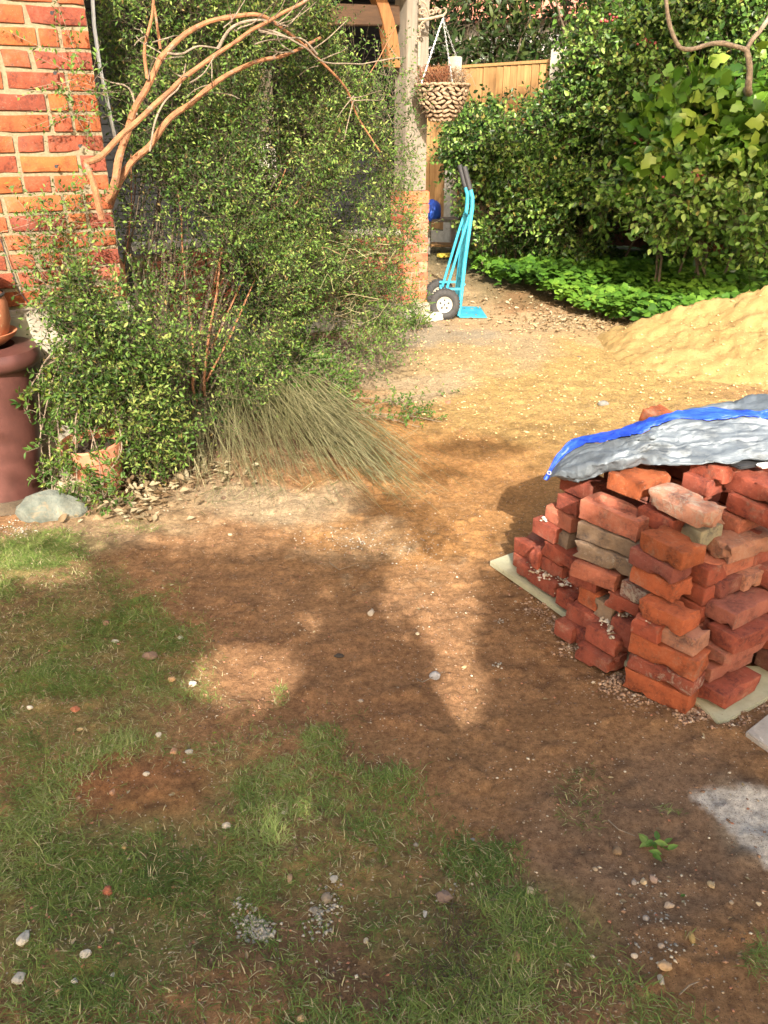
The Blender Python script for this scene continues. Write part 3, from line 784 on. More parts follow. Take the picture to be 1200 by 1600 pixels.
for y in (-.06, .40):
    prof = []
    R_, r_ = .125 * K, .036 * K
    for i in range(17):
        a = math.pi * 2 * i / 16; prof.append((R_ - r_ + r_ * math.cos(a), r_ * 1.05 * math.sin(a)))
    w_ = MB().lathe(prof, 36, tuple(tk((-.13, y, .125))), 'y').build('tyre', M['tyre'], tr, True)
    tm = MB()
    for i in range(30):
        a = 2 * math.pi * i / 30
        for s in (-1, 1): tm.box(tk((-.13, y, .125)) + Vector((math.cos(a) * R_ * .985, s * .017, math.sin(a) * R_ * .985)), (.014, .024, .008), rot=Euler((0, -a + math.pi / 2, s * .4)).to_matrix())
    tm.build('tread', M['tyre'], w_)
    hub = MB(); c0 = tk((-.13, y, .125))
    hub.lathe([(.0, -.03), (.018, -.03), (.02, -.018), (.05, -.012), (.062, -.026), (.072, -.03), (.074, .03), (.06, .026), (.05, .012), (.0, .02)], 28, tuple(c0), 'y')
    hb = hub.build('rim', M['rim'], w_, True)
    hl = MB()
    for i in range(5):
        a = 2 * math.pi * i / 5 + .3; hl.lathe([(0, -.0192), (.0105, -.0192), (.0105, -.012)], 12, tuple(c0 + Vector((math.cos(a) * .038, 0, math.sin(a) * .038))), 'y')
    hl.lathe([(0, -.036), (.008, -.036), (.009, -.03)], 12, tuple(c0), 'y')
    hl.build('rim_hole', M['black'], w_)

# ------------------------------------------------------------------ bracket and hanging basket
BX = depth_at(691, 45, 7.28)
br = thing('scroll_bracket', 'ornate scrolled cast iron bracket fixed to the front of the oak post', 'bracket', (0, 0, 0))
def pz(px, py, Y=7.30): return depth_at(px, py, Y)
def spiral(cx, cy, r0, r1, a0, a1, n=16):
    out = []
    for i in range(n):
        t = i / (n - 1); a = a0 + (a1 - a0) * t; r = r0 + (r1 - r0) * t
        out.append(pz(cx + r * math.cos(a), cy - r * math.sin(a)))
    return out
MB().tube([pz(653, 31), pz(668, 30), pz(685, 26), pz(693, 24), pz(697, 19), pz(697, 15), pz(693, 12)], [.010, .012, .012, .011, .009, .008, .007], 8).build('arm', M['rust'], br, True)
MB().box(depth_at(655.5, 30, 7.34), (.018, .014, .64)).build('back_plate', M['rust'], br, bevel=.003)
s_ = MB()
s_.tube(spiral(660, 19, 7, 2.2, -1.2, 6.5, 20), 0.0085, 6); s_.tube(spiral(675, 20, 5, 1.5, 3.6, -2.2), 0.0082, 6); s_.tube(spiral(686, 18, 4.4, 1.4, 3.6, -2.2), 0.0076, 6)
s_.tube([pz(655, 4), pz(659, 1), pz(665, 6), pz(668, 14), pz(672, 24)], 0.0085, 6); s_.tube(spiral(681, 15, 4, 1.2, 0, 4.4), 0.0068, 6)
s_.tube([pz(656, 8), pz(661, -3), pz(655, -12), pz(660, -22)], 0.0085, 6)
s_.build('upper_scroll', M['rust'], br, True)
s_ = MB()
s_.tube([pz(668, 31), pz(660, 35), pz(655, 44), pz(656, 52), pz(657, 58)], 0.0085, 6); s_.tube(spiral(653.5, 55, 3.5, 1, .5, -5), 0.0071, 6); s_.tube(spiral(660, 42, 4, 1.4, 2.2, -3.5), 0.0071, 6); s_.tube(spiral(652, 63, 2.4, .8, 2, 7), 0.0068, 6)
s_.build('lower_scroll', M['rust'], br, True)

BC = depth_at(691, 135, 7.22); RB = .208
hb = thing('hanging_basket', 'brown woven hanging basket of dried reddish heather hung from the scroll bracket', 'hanging basket', tuple(BC))
wv = MB(); nr = 9
def ell(mb, c, ax, ay, az, R):
    vs = []; fs = []; nu, nv = 8, 5
    for i in range(nv + 1):
        ph_ = math.pi * i / nv
        for j in range(nu):
            th = 2 * math.pi * j / nu
            vs.append(R @ Vector((ax * math.cos(ph_), ay * math.sin(ph_) * math.cos(th), az * math.sin(ph_) * math.sin(th))) + c)
    for i in range(nv):
        for j in range(nu): fs.append((i * nu + j, i * nu + (j + 1) % nu, i * nu + nu + (j + 1) % nu, i * nu + nu + j))
    mb.add(vs, fs)
for i in range(nr):
    t = i / (nr - 1); zz = -.235 * t; r = RB * (1 - .13 * t - .40 * t ** 2.4)
    n_ = 22 - int(t * 6)
    for j in range(n_):
        a = 2 * math.pi * (j + .5 * (i % 2)) / n_
        c = Vector((r * math.cos(a), r * math.sin(a), zz + rr.uniform(-.003, .003)))
        R = Matrix.Rotation(a + math.pi / 2, 3, 'Z') @ Matrix.Rotation(rr.choice((-1, 1)) * .42 + rr.uniform(-.15, .15), 3, 'Y')
        ell(wv, c, .034, .010, .0135, R)
wv.build('weave', M['weave'], hb, True)
rm = MB()
for j in range(40):
    a = 2 * math.pi * j / 40; R = Matrix.Rotation(a + math.pi / 2, 3, 'Z') @ Matrix.Rotation(.3 * (-1) ** j, 3, 'Y')
    ell(rm, Vector(((RB + .008) * math.cos(a), (RB + .008) * math.sin(a), .008)), .022, .013, .012, R)
rm.build('rim', M['weave'], hb, True)
MB().lathe([(0, -.25), (.085, -.245), (.135, -.18), (.180, -.08), (.197, .0), (.19, -.01), (.0, -.005)], 28).build('liner', M['soil'], hb, True)
def chain(p0, p1, parent, link_=.021):
    d = (p1 - p0); n_ = int(d.length / link_ / .82); mb = MB(); q = d.normalized().to_track_quat('X', 'Z').to_matrix()
    for i in range(n_):
        c = p0 + d * ((i + .5) / n_); R = q @ Matrix.Rotation(math.pi / 2 * (i % 2), 3, 'X')
        pts = [c + R @ Vector((link_ * .5 * math.cos(a), link_ * .27 * math.sin(a), 0)) for a in [2 * math.pi * k / 8 for k in range(9)]]
        mb.tube(pts, .0017, 4, False)
    return mb.build('chain', M['chain'], parent)
apex = (depth_at(692, 29, 7.28) - BC)
for a in (-2.55, -1.25, .35): chain(apex, Vector((RB * math.cos(a), RB * math.sin(a), .01)), hb)
MB().tube([apex + Vector((0, 0, -.03)), apex + Vector((.008, 0, 0)), apex + Vector((.004, 0, .02)), apex + Vector((-.006, 0, .012))], .003, 6).build('hook', M['chain'], hb)

# ------------------------------------------------------------------ chimney pot planter, terracotta pots, rocks
CP = Vector((-1.775, 3.42, 0))
cp = thing('chimney_pot', 'tall purplish-brown glazed clay chimney pot standing at the left edge', 'chimney pot', tuple(CP))
cp.rotation_euler = (0, .05, 0)
R0 = .230
MB().lathe([(R0 * .6, .0), (R0 * .74, .0), (R0 * .75, .07), (R0 * .74, .10), (R0 * .80, .3), (R0 * .86, .52), (R0 * .86, .62), (R0 * .87, .645), (R0 * .98, .655), (R0 * 1.03, .675), (R0 * 1.03, .705), (R0 * .97, .725), (R0 * .60, .735), (R0 * .5, .70), (R0 * .5, .1)], 56).build('body', M['claydark'], cp, True)
MB().lathe([(R0 * .75, .0), (R0 * .79, .0), (R0 * .79, .035), (R0 * .77, .06), (R0 * .75, .06)], 56).build('foot_ring', M['barkdark'], cp, True)
sc_ = MB().lathe([(0, 0), (.125, 0), (.172, .035), (.178, .05), (.168, .05), (.12, .015), (0, .015)], 48, (0, 0, 0))
tag(sc_.build('saucer', M['terra'], smooth=True, loc=(CP.x + .015, CP.y, .735)), 'pale orange terracotta saucer resting on the rim of the tall chimney pot', 'saucer')
tpz = .75
t2 = thing('terracotta_urn', 'orange terracotta urn with a flared lip standing in the saucer on the chimney pot', 'pot', (CP.x + .015, CP.y, tpz))
MB().lathe([(0, .0), (.125, .0), (.145, .03), (.160, .08), (.160, .15), (.148, .19), (.118, .215), (.113, .235), (.125, .262), (.143, .28), (.145, .292), (.13, .292), (.10, .24), (.10, .2), (0, .19)], 56).build('body', M['terra'], t2, True)
MB().lathe([(.1535, .182), (.1565, .190), (.1515, .196)], 48).build('dark_band', M['black'], t2, True)
PP = depth_at(150, 700, 3.50); PP.z = .08
pp = thing('flower_pot', 'leaning terracotta flower pot half buried in the leaves of the shrub', 'pot', (PP.x, PP.y, .035))
pp.rotation_euler = (.10, -.05, 0); pp.scale = (.82, .82, .9)
MB().lathe([(.0, 0), (.115, .0), (.145, .14), (.158, .19), (.172, .195), (.180, .262), (.168, .270), (.158, .262), (.150, .21), (0, .2)], 48).build('body', M['terra2'], pp, True)
MB().lathe([(.0, .225), (.08, .222), (.152, .215)], 28).build('soil', M['soil'], pp, True)

def rock(name, c, size, seed, mat, label, rz=0, cat='rock', group=None, sharp=.25, sub=3, flat=1.0):
    bm = bmesh.new(); bmesh.ops.create_icosphere(bm, subdivisions=sub, radius=1)
    off = Vector((seed * 3.1, seed * 1.7, seed * 5.3))
    for v in bm.verts:
        d = v.co.copy()
        # cut by random planes: gives facets
        m = 1.0
        for k in range(9):
            pn = Vector((math.sin(seed * 12.9 + k * 78.2), math.sin(seed * 4.1 + k * 37.7), math.sin(seed * 7.7 + k * 19.3))).normalized()
            dd = d.dot(pn)
            if dd > .62: m = min(m, .62 / dd * (1 + .1 * math.sin(k)))
        v.co = d * m * (1 + sharp * .35 * noise.noise(d * 2.2 + off)) + noise.noise_vector(d * 6 + off) * .035
        v.co = Vector((v.co.x * size[0], v.co.y * size[1], v.co.z * size[2]))
    me = bpy.data.meshes.new(name); bm.to_mesh(me); bm.free(); me.materials.append(mat)
    o = put(name, me, None, c); o.rotation_euler = (0, 0, rz)
    return tag(o, label, cat, group)
g = ground_at(85, 802); rock('rock', (g.x, g.y, .02), (.16, .10, .10), 5, M['rockgreen'], 'large angular grey-green rock with an orange stain in front of the chimney pot', .1)
g = ground_at(128, 775); rock('rock', (g.x, g.y, .05), (.14, .10, .09), 8, M['rocktan'], 'sandy tan rock half covered by leaves below the flower pot', .4)
g = ground_at(6, 770); rock('rock', (g.x, g.y, .05), (.07, .06, .09), 12, M['rockgreen'], 'dark grey rock against the foot of the chimney pot at the left edge', .4)

# ================================================================== BRICK STACK
pile_mat = M['brick']
LONG, WID = .212, .100
variants = {}
def bmesh_for(h, L, W, kind, seed):
    key = (round(h, 3), round(L, 3), round(W, 3), kind, seed)
    if key not in variants:
        variants[key] = brick_mesh('loose_brick', L, W, h, seed, pile_mat, frog=(kind == 'frog'), rough={'frog': .8, 'rough': 2.6, 'bite': 2.0}.get(kind, 1.15), bite={'bite': .062}.get(kind, 0), r=.0034, seg=(10, 5, 4))
    return variants[key]
RC = {'red': (.345, .095, .062), 'dkred': (.34, .085, .05), 'orange': (.43, .12, .052), 'mauve': (.35, .13, .095), 'purple': (.27, .085, .065), 'pale': (.50, .245, .165),
      'grey': (.30, .22, .155), 'pink': (.46, .16, .10), 'brown': (.40, .115, .045), 'dark': (.18, .075, .06), 'cream': (.42, .40, .28)}
def brick(px, py, z, ang, la, lb, h, colr, mort, label, kind='', tilt=(0, 0), group=None, dz=0):
    """px,py: the near top corner where its two visible side faces meet; ang: heading of its left face; la, lb: size along the left and right faces"""
    C = ground_at(px, py, z)
    a = math.radians(ang); A = Vector((math.cos(a), math.sin(a), 0)); B = Vector((math.sin(a), -math.cos(a), 0))
    c = C + A * (la / 2) + B * (lb / 2) - Vector((0, 0, h / 2))
    seed = rr.randrange(1, 6)
    if la >= lb: me = bmesh_for(h, la, lb, kind, seed); rot = a
    else: me = bmesh_for(h, lb, la, kind, seed); rot = a - math.pi / 2
    if kind not in ('bite', 'frog') and rr.random() < .5: rot += math.pi
    o = put('brick', me, None, c)
    o.rotation_euler = Euler((0, 0, rot)); 
    if tilt != (0, 0):
        T = Matrix.Rotation(tilt[0], 4, A) @ Matrix.Rotation(tilt[1], 4, B)
        o.rotation_euler = (T @ Matrix.Rotation(rot, 4, 'Z')).to_euler()
    c_ = RC[colr]; kk = rr.uniform(.84, 1.1) * .72
    o.color = (c_[0] * kk, c_[1] * kk, c_[2] * kk, mort)
    tag(o, label, 'brick', group or 'reclaimed bricks stacked on boards')
    return o
BR = [
 # near corner column, ground up
 (1076,1089,.080,136,.205,.080,.070,'orange',.10,'lowest brick of the near corner column, standing on the soil with a grey end face'),
 (1084,1068,.132,135,.212,.080,.050,'red',.62,'second brick up the near corner column, with a white lime streak along its long face'),
 (1090,1035,.204,134,.212,.085,.070,'orange',.22,'third brick up the near corner column, long orange face with a chipped top edge'),
 (1030,983,.262,130,.092,.085,.056,'dkred',.42,'dark red half brick with dusty top, left of the rough-faced half in the corner column'),
 (1087,1002,.262,132,.112,.090,.056,'pale',.50,'rough-faced pale half brick in the near corner column under the bitten orange brick','rough'),
 (1068,970,.318,127,.150,.090,.056,'orange',.15,'orange brick with a big broken hollow bitten out of its face','bite'),
 (1055,915,.386,124,.158,.088,.060,'orange',.25,'bright orange brick with a grey end face, two above the bitten one... '),
 (1052,889,.442,122,.158,.092,.054,'purple',.05,'smooth dark purple-red brick directly under the orange-brown top brick of the corner column'),
 (1068,865,.502,120,.158,.098,.058,'brown',.10,'orange-brown brick crowning the near corner column, with rounded shoulders'),
 # right-hand columns
 (1132,1090,.078,125,.098,.190,.054,'red',.12,'smooth red brick lying alone and proud at the bottom right, on the pale board'),
 (1113,1047,.132,122,.092,.200,.050,'mauve',.35,'dull mauve brick just above the proud bottom brick at the right'),
 (1133,1024,.186,122,.098,.205,.052,'mauve',.22,'grey-purple brick, third up in the right-hand column'),
 (1152,1000,.243,120,.104,.205,.055,'red',.18,'orange-red brick with a crack in its short face, fourth up in the right-hand column'),
 (1150.5,962,.297,124,.102,.205,.052,'mauve',.15,'wide mauve brick with a flat speckled top, fifth up in the right-hand column'),
 (1130,913,.352,124,.092,.100,.054,'purple',.12,'purple-brown header brick left of the pale pink one in the right-hand column'),
 (1168,902,.352,124,.092,.120,.054,'pale',.30,'pale pink rounded brick at the right edge of the stack below the mauve brick'),
 (1116,884,.408,120,.098,.205,.055,'pink',.12,'mauve-red brick right under the big pale chipped brick'),
 (1142,856,.464,118,.108,.210,.056,'pale',.55,'big pale chipped brick with lime-crusted edges and a grey-white right face','rough'),
 (1107,938,.290,125,.085,.10,.056,'mauve',.1,'small mauve header showing between the corner column and the right-hand column'),
 (1112,970,.235,125,.085,.10,.055,'purple',.1,'shaded purple header low between the corner column and the right-hand column'),
 (1158,815,.505,120,.10,.20,.050,'pink',.3,'pinkish brick peeping out behind the big pale chipped brick'),
 # top
 (1103,803,.590,120,.212,.095,.056,'pale',.72,'long mottled brick on top of the stack with white mortar patch and one orange corner','rough'),
 (1002,757,.585,128,.125,.160,.056,'brown',.45,'broad dusty brick at the front under the tarpaulin edge, left of the mottled top brick'),
 (998,817,.500,128,.222,.102,.068,'pink',.12,'long pinkish-red frogged brick with rounded ends on the upper left of the stack','frog'),
 (1107,753,.600,126,.090,.110,.056,'red',.12,'smooth red header just under the tarpaulin in the middle of the top'),
 (1232,775,.625,118,.215,.10,.055,'dkred',.22,'upper of the two long smooth dark red bricks at the right edge'),
 (1234,813,.566,118,.215,.10,.055,'dkred',.12,'lower of the two long smooth dark red bricks at the right edge'),
 (1133,735,.645,124,.12,.10,.05,'dkred',.1,'dark red brick tucked under the tarpaulin edge near the right'),
 (1097,832,.50,122,.16,.10,.055,'cream',.1,'pale cream concrete brick under the mottled top brick'),
 (1052,815,.52,125,.13,.14,.05,'dkred',.05,'deeply shaded red brick in the gap between the frogged brick and the mottled one'),
 # left face, upper
 (1000,851,.428,134,.222,.10,.058,'grey',.45,'weathered grey-brown long brick directly under the frogged brick'),
 (996,879,.366,136,.222,.10,.060,'grey',.60,'lime-crusted grey brick with an orange top edge, second below the frogged brick','rough'),
 (963,902,.300,138,.160,.10,.055,'pink',.15,'rosy red brick jutting out under the lime-crusted grey brick'),
 (1010,927,.300,122,.098,.10,.055,'purple',.85,'burnt purple brick end spattered with white mortar beside the corner column','rough'),
 (998,947,.242,130,.12,.12,.055,'dkred',.2,'dark red brick sunk in shade below the mortar-spattered end'),
 (932,908,.232,130,.10,.12,.05,'red',.2,'small corner of red brick showing under the rosy jutting brick'),
 # left face, lower: tumbled ends
 (934,932,.185,124,.082,.16,.062,'orange',.22,'orange brick end facing left, uppermost of the small tumbled ends'),
 (957,950,.180,122,.075,.16,.062,'grey',.30,'grey-brown brick end with a pointed top beside the uppermost orange end'),
 (915,958,.120,126,.082,.16,.060,'red',.12,'plain red brick end directly below the uppermost orange end'),
 (942,975,.118,124,.080,.10,.052,'red',.22,'orange-red brick end, right-hand one in the middle row of tumbled ends'),
 (894,985,.062,124,.080,.16,.058,'red',.10,'lowest left brick end, resting on the soil at the foot of the stack'),
 (923,995,.062,124,.072,.12,.056,'red',.10,'lowest brick end to the right of the one resting furthest left'),
 (963,1003,.118,124,.125,.10,.062,'red',.12,'smooth red brick lying askew with its top showing at the foot of the left face'),
 (987,980,.170,122,.085,.10,.085,'red',.20,'slanted red brick propped upright beside the grey mortar crumbs'),
 (950,1036,.052,126,.13,.10,.055,'red',.30,'broken red brick bedded in the soil at the foot of the stack','bite'),
 # far left end
 (868,913,.095,121,.215,.10,.058,'red',.30,'long soil-dusted brick on the far left end of the board, bottom course'),
 (897,938,.095,121,.090,.10,.058,'dkred',.20,'short dusty brick end following the long bottom brick on the board'),
 (842,864,.175,122,.050,.10,.075,'red',.20,'small rounded brick end standing upright at the far left of the stack'),
 (908,883,.225,117,.215,.10,.058,'dkred',.10,'long dark red brick across the middle of the far left end'),
 (879,888,.160,121,.110,.10,.055,'red',.20,'dusty red brick below the long dark red one at the far left end'),
 (911,906,.155,121,.08,.10,.055,'dkred',.05,'shaded brick end tucked under the rosy brick on the left face'),
 (867,828,.290,121,.118,.10,.058,'red',.12,'rounded red brick with a pebble on it at the far left end'),
 (888,836,.285,118,.078,.10,.060,'grey',.15,'smoky grey brick end next to the rounded red brick with the pebble'),
 (893,811,.350,119,.138,.10,.058,'pink',.12,'half-sunlit brick with a bright tip at the far left end'),
 (902,786,.412,121,.100,.10,.058,'red',.05,'red brick crossed by a diagonal shadow near the tarpaulin corner'),
 (927,762,.478,125,.150,.10,.058,'red',.05,'topmost brick of the left end, under the grommet corner of the tarpaulin'),
 (1035,652,.60,125,.10,.10,.056,'brown',.1,'brick poking up behind the blue edge of the tarpaulin', '', (.0, .25)),
]
for b_ in BR:
    lab = b_[9].replace(', two above the bitten one... ', ' just above the bitten orange brick')
    brick(*b_[:9], lab, *(b_[10:12] if len(b_) > 10 else ()))
# the middle of the stack
Ad = Vector((math.cos(math.radians(122)), math.sin(math.radians(122)), 0)); Bd = Vector((Ad.y, -Ad.x, 0))
base = ground_at(1064, 1121) + Ad * .10 + Bd * .12
core_me = [brick_mesh('core_brick', .205, .098, .060, 70 + i, pile_mat, seg=(3, 2, 1)) for i in range(2)]
for k in range(9):
    for i in range(4):
        for j in range(4):
            if k > 6 and (j == 0 or i not in (1, 2)): continue
            if i == 3 and k > 1: continue
            if i == 2 and k > 4 and j == 0: continue
            if i == 2 and k > 2 and j == 0: continue
            if k > 5 and j == 0 and i == 0: continue
            o = put('brick', rr.choice(core_me), None, base + Ad * (.10 + i * .212) + Bd * (.075 + j * .212 + (0 if j or i else .0)) + Vector((0, 0, .055 + k * .0635)))
            o.rotation_euler = (0, 0, math.radians(122) + (math.pi / 2 if k % 2 else 0) * 0)
            c_ = RC[rr.choice(('red', 'dkred', 'mauve'))]; o.color = (*[q * .72 for q in c_], .1)
            tag(o, 'plain red brick buried in the middle of the stack and seen only through its gaps', 'brick', 'bricks buried in the middle of the stack')
# a second row of visible bricks to the right of the right-hand column, out to the frame edge
for k, (px, py, z) in enumerate(((1228,1040,.078),(1232,1010,.132),(1226,985,.186),(1230,962,.243),(1224,905,.352),(1230,925,.297))):
    brick(px, py, z, 122, .10, .2, .054, ('dark', 'red', 'mauve', 'dkred', 'red', 'mauve')[k], .15, 'brick at the right picture edge, %s' % ('bottom course, very dark grey', 'second course up', 'third course up', 'fourth course up', 'sixth course up', 'fifth course up')[k])

# boards under the stack
def board(pts, z0, th, mat, name, label, cat):
    P = [ground_at(x, y, z0 + th) for x, y in pts]
    mb = MB(); n_ = len(P)
    mb.add([*P, *[p - Vector((0, 0, th)) for p in P]], [tuple(range(n_)), tuple(range(2 * n_ - 1, n_ - 1, -1))] + [(i, (i + 1) % n_, n_ + (i + 1) % n_, n_ + i) for i in range(n_)])
    return tag(mb.build(name, mat, bevel=.003), label, cat)
board([(765, 876), (822, 855), (1010, 985), (985, 1040), (905, 975), (840, 928)], .002, .022, M['pallet'], 'board', 'pale green-grey board sticking out from under the far left end of the stack', 'board')
board([(1122, 1128), (1138, 1126), (1210, 1084), (1240, 1040), (1100, 1040), (1075, 1085)], .002, .020, M['pallet'], 'board', 'pale board under the proud brick at the bottom right of the stack', 'board')
board([(1165, 1143), (1204, 1112), (1290, 1120), (1270, 1200), (1206, 1172)], .004, .028, M['slab'], 'paving_slab', 'grey concrete paving slab cut off by the right edge below the stack', 'paving slab')

# ------------------------------------------------------------------ tarpaulin
rows = [  # front edge -> over the top -> back
 [(868,744,.500),(905,752,.520),(950,742,.560),(1000,727,.610),(1060,728,.640),(1130,726,.655),(1200,719,.665),(1290,712,.670)],
 [(862,745,.505),(900,735,.560),(950,722,.610),(1000,708,.650),(1060,706,.670),(1130,700,.690),(1200,694,.700),(1290,688,.705)],
 [(857,750,.480),(895,716,.560),(950,700,.630),(1000,690,.680),(1060,682,.705),(1130,676,.720),(1200,672,.730),(1290,668,.735)],
 [(854,752,.465),(893,702,.560),(950,690,.640),(1003,676,.700),(1050,660,.735),(1130,655,.745),(1200,654,.755),(1290,655,.76)],
 [(849,749,.465),(886,699,.555),(945,680,.625),(1000,663,.690),(1050,648,.735),(1130,640,.750),(1200,644,.765),(1290,648,.77)],
 [(852,745,.43),(895,696,.52),(955,678,.58),(1010,662,.62),(1070,645,.70),(1140,628,.745),(1195,616,.770),(1290,622,.78)],
 [(858,742,.30),(905,700,.40),(960,682,.46),(1015,668,.50),(1075,655,.56),(1145,640,.62),(1200,640,.66),(1290,645,.66)],
]
R_ = np.array([[list(ground_at(x, y, z)) for x, y, z in r] for r in rows])
def cr(P, t):       # Catmull-Rom along axis 0
    n_ = len(P); i = np.clip(np.floor(t).astype(int), 0, n_ - 2); f = (t - i)[:, None, None] if P.ndim == 3 else (t - i)[:, None]
    p0 = P[np.clip(i - 1, 0, n_ - 1)]; p1 = P[i]; p2 = P[i + 1]; p3 = P[np.clip(i + 2, 0, n_ - 1)]
    return .5 * ((2 * p1) + (-p0 + p2) * f + (2 * p0 - 5 * p1 + 4 * p2 - p3) * f ** 2 + (-p0 + 3 * p1 - 3 * p2 + p3) * f ** 3)
tu = np.linspace(0, 6, 91); tv = np.linspace(0, 7, 190)
S1 = cr(R_, tu)                                  # (nu, 8, 3)
S2 = cr(np.swapaxes(S1, 0, 1), tv)               # (nv, nu, 3)
U, V_ = np.meshgrid(tu, tv, indexing='xy')       # (nv, nu)
edge = sstep(0, .5, V_)
wr = (np.abs(fbm(V_ * 1.1 + U * .9, U * 2.6 - V_ * .4, 4, 71) - .5) * 2)
S2[..., 2] += ((.5 - np.abs(fbm(V_ * .7, U * 2.6 + V_ * .3, 3, 75) - .5) * 4) * .012 + (fbm(V_ * 1.3, U * 1.2, 4, 70) - .5) * .022 + (.5 - wr) * .015 + (fbm(V_ * 7 + U * 2, U * 7, 3, 72) - .5) * .005) * edge * .9
S2[..., 1] += (fbm(V_ * 2.2, U * 1.6, 3, 73) - .5) * .04 * edge
nv_, nu_ = S2.shape[:2]
idx = np.arange(nv_ * nu_).reshape(nv_, nu_)
F = np.stack([idx[:-1, :-1], idx[:-1, 1:], idx[1:, 1:], idx[1:, :-1]], -1)
def tarp_mat(name, c1, c2, metal, rough):
    m, nt, b, o = new_mat(name); co = objco(nt, False)
    mp = N(nt, 'ShaderNodeMapping'); mp.inputs['Scale'].default_value = (1.2, 3.2, 3.2); mp.inputs['Rotation'].default_value = (0, 0, .25); nt.links.new(co, mp.inputs['Vector'])
    n1 = noise_t(nt, mp.outputs[0], 13, 9, .75, 2.0); v = voro(nt, mp.outputs[0], 34, 'DISTANCE_TO_EDGE')
    nt.links.new(ramp(nt, n1, [(.3, c1), (.7, c2)]), b.inputs['Base Color'])
    b.inputs['Metallic'].default_value = metal; b.inputs['Roughness'].default_value = rough
    p = bump(nt, None, n1, .28, .008); p = bump(nt, None, v, .30, .004, p)
    wv_ = noise_t(nt, co, 420, 2, .5); bump(nt, b, wv_, .15, .001, p)
    b.inputs['Specular IOR Level'].default_value = .5
    return m
M['tarp'] = tarp_mat('silver_tarpaulin', (.105, .125, .145), (.16, .185, .21), .22, .48)
M['tarpblue'] = tarp_mat('blue_hem', (.01, .045, .50), (.03, .11, .72), .0, .42)
tp_ = thing('tarpaulin', 'crumpled silver-grey tarpaulin with a bright blue hem spread over the brick stack', 'tarpaulin', (0, 0, 0))
uq = (U[:-1, :-1] + U[:-1, 1:]) / 2
hem = ((uq > 2.8 + .12 * np.sin(V_[:-1, :-1] * 2)) & (uq < 4.0))
Fs = F[~hem]; Fh = F[hem]
me = np_mesh('tarp_sheet', S2.reshape(-1, 3), Fs, [M['tarp']], True); sh = put('sheet', me, tp_)
S3 = S2.copy(); S3[..., 2] += .0035
me = np_mesh('tarp_hem', S3.reshape(-1, 3), Fh, [M['tarpblue']], True); hm_ = put('hem', me, tp_)
for o in (sh, hm_):
    bm = bmesh.new(); bm.from_mesh(o.data); bmesh.ops.delete(bm, geom=[v for v in bm.verts if not v.link_faces], context='VERTS'); bmesh.ops.recalc_face_normals(bm, faces=bm.faces)
    bm.to_mesh(o.data); bm.free()
    sm = o.modifiers.new('thickness', 'SOLIDIFY'); sm.thickness = .0012
g = ground_at(857, 741, .487)
MB().lathe([(.004, 0), (.0045, .002), (.0075, .002), (.008, 0)], 20).build('grommet', M['eyelet'], tp_, True, loc=tuple(g + Vector((0, -.008, .008)))).rotation_euler = (.75, 0, 0)
tag(MB().box(ground_at(1195, 727, .655), (.05, .03, .010), rot=(0, .1, .5)).build('plastic_strip', M['white'], bevel=.004), 'scrap of white and black plastic under the tarpaulin edge at the right', 'plastic scrap')
tag(MB().box(ground_at(1172, 724, .65), (.14, .05, .01), rot=(0, .05, .45)).build('plastic_strip', M['black'], bevel=.004), 'black plastic strip showing just left of the white scrap under the tarpaulin', 'plastic strip')
# ================================================================== LEAVES
def unit(v): return v / np.maximum(np.linalg.norm(v, axis=-1, keepdims=True), 1e-9)
SHAPES = {
 'oval': (np.array([(0, 0, 0), (.35, .5, .10), (.35, -.5, .10), (1, 0, -.08), (.7, .36, .05), (.7, -.36, .05)]), [(0, 2, 5, 3), (0, 3, 4, 1)]),
 'tiny': (np.array([(0, 0, 0), (.5, .5, .12), (1, 0, 0), (.5, -.5, .12)]), [(0, 2, 1), (0, 3, 2)]),
 'long': (np.array([(0, 0, 0), (.3, .5, .06), (.3, -.5, .06), (.7, .35, -.06), (.7, -.35, -.06), (1, 0, -.25)]), [(0, 2, 1), (1, 2, 4, 3), (3, 4, 5)]),
 'ivy': (np.array([(0, 0, 0), (-.10, .30, -.02), (.18, .60, -.06), (.42, .34, .03), (.62, .42, -.03), (1, 0, -.10), (.62, -.42, -.03), (.42, -.34, .03), (.18, -.60, -.06), (-.10, -.30, -.02), (.38, 0, .06)]),
         [(0, 10, 1), (1, 10, 2), (2, 10, 3), (3, 10, 4), (4, 10, 5), (5, 10, 6), (6, 10, 7), (7, 10, 8), (8, 10, 9), (9, 10, 0)]),
 'dry': (np.array([(0, 0, 0), (.3, .4, .22), (.3, -.4, .16), (.7, .35, .1), (.7, -.35, .25), (1, 0, .2), (.45, 0, -.05)]), [(0, 6, 1), (0, 2, 6), (1, 6, 3), (2, 4, 6), (3, 6, 5), (6, 4, 5)]),
}
def leaf_arrays(P, D, Nn, L, W, shape):
    T, faces = SHAPES[shape]
    D = unit(D); B = unit(np.cross(Nn, D)); Nn = np.cross(D, B)
    n, k = len(P), len(T)
    V = (P[:, None] + D[:, None] * (T[None, :, 0:1] * L[:, None, None]) + B[:, None] * (T[None, :, 1:2] * W[:, None, None]) + Nn[:, None] * (T[None, :, 2:3] * L[:, None, None])).reshape(-1, 3)
    off = (np.arange(n) * k)[:, None]; out = []
    for s in sorted({len(f) for f in faces}):
        fs = np.array([f for f in faces if len(f) == s])
        out.append((off[:, None] + fs[None]).reshape(-1, s))
    return V, out, k
def leaf_obj(name, P, D, Nn, L, W, shape, mat, tint, parent=None):
    V, F, k = leaf_arrays(P, D, Nn, L, W, shape)
    return put(name, np_mesh(name, V, F, [mat], False, np.repeat(np.clip(tint, 0, 1), k)), parent)
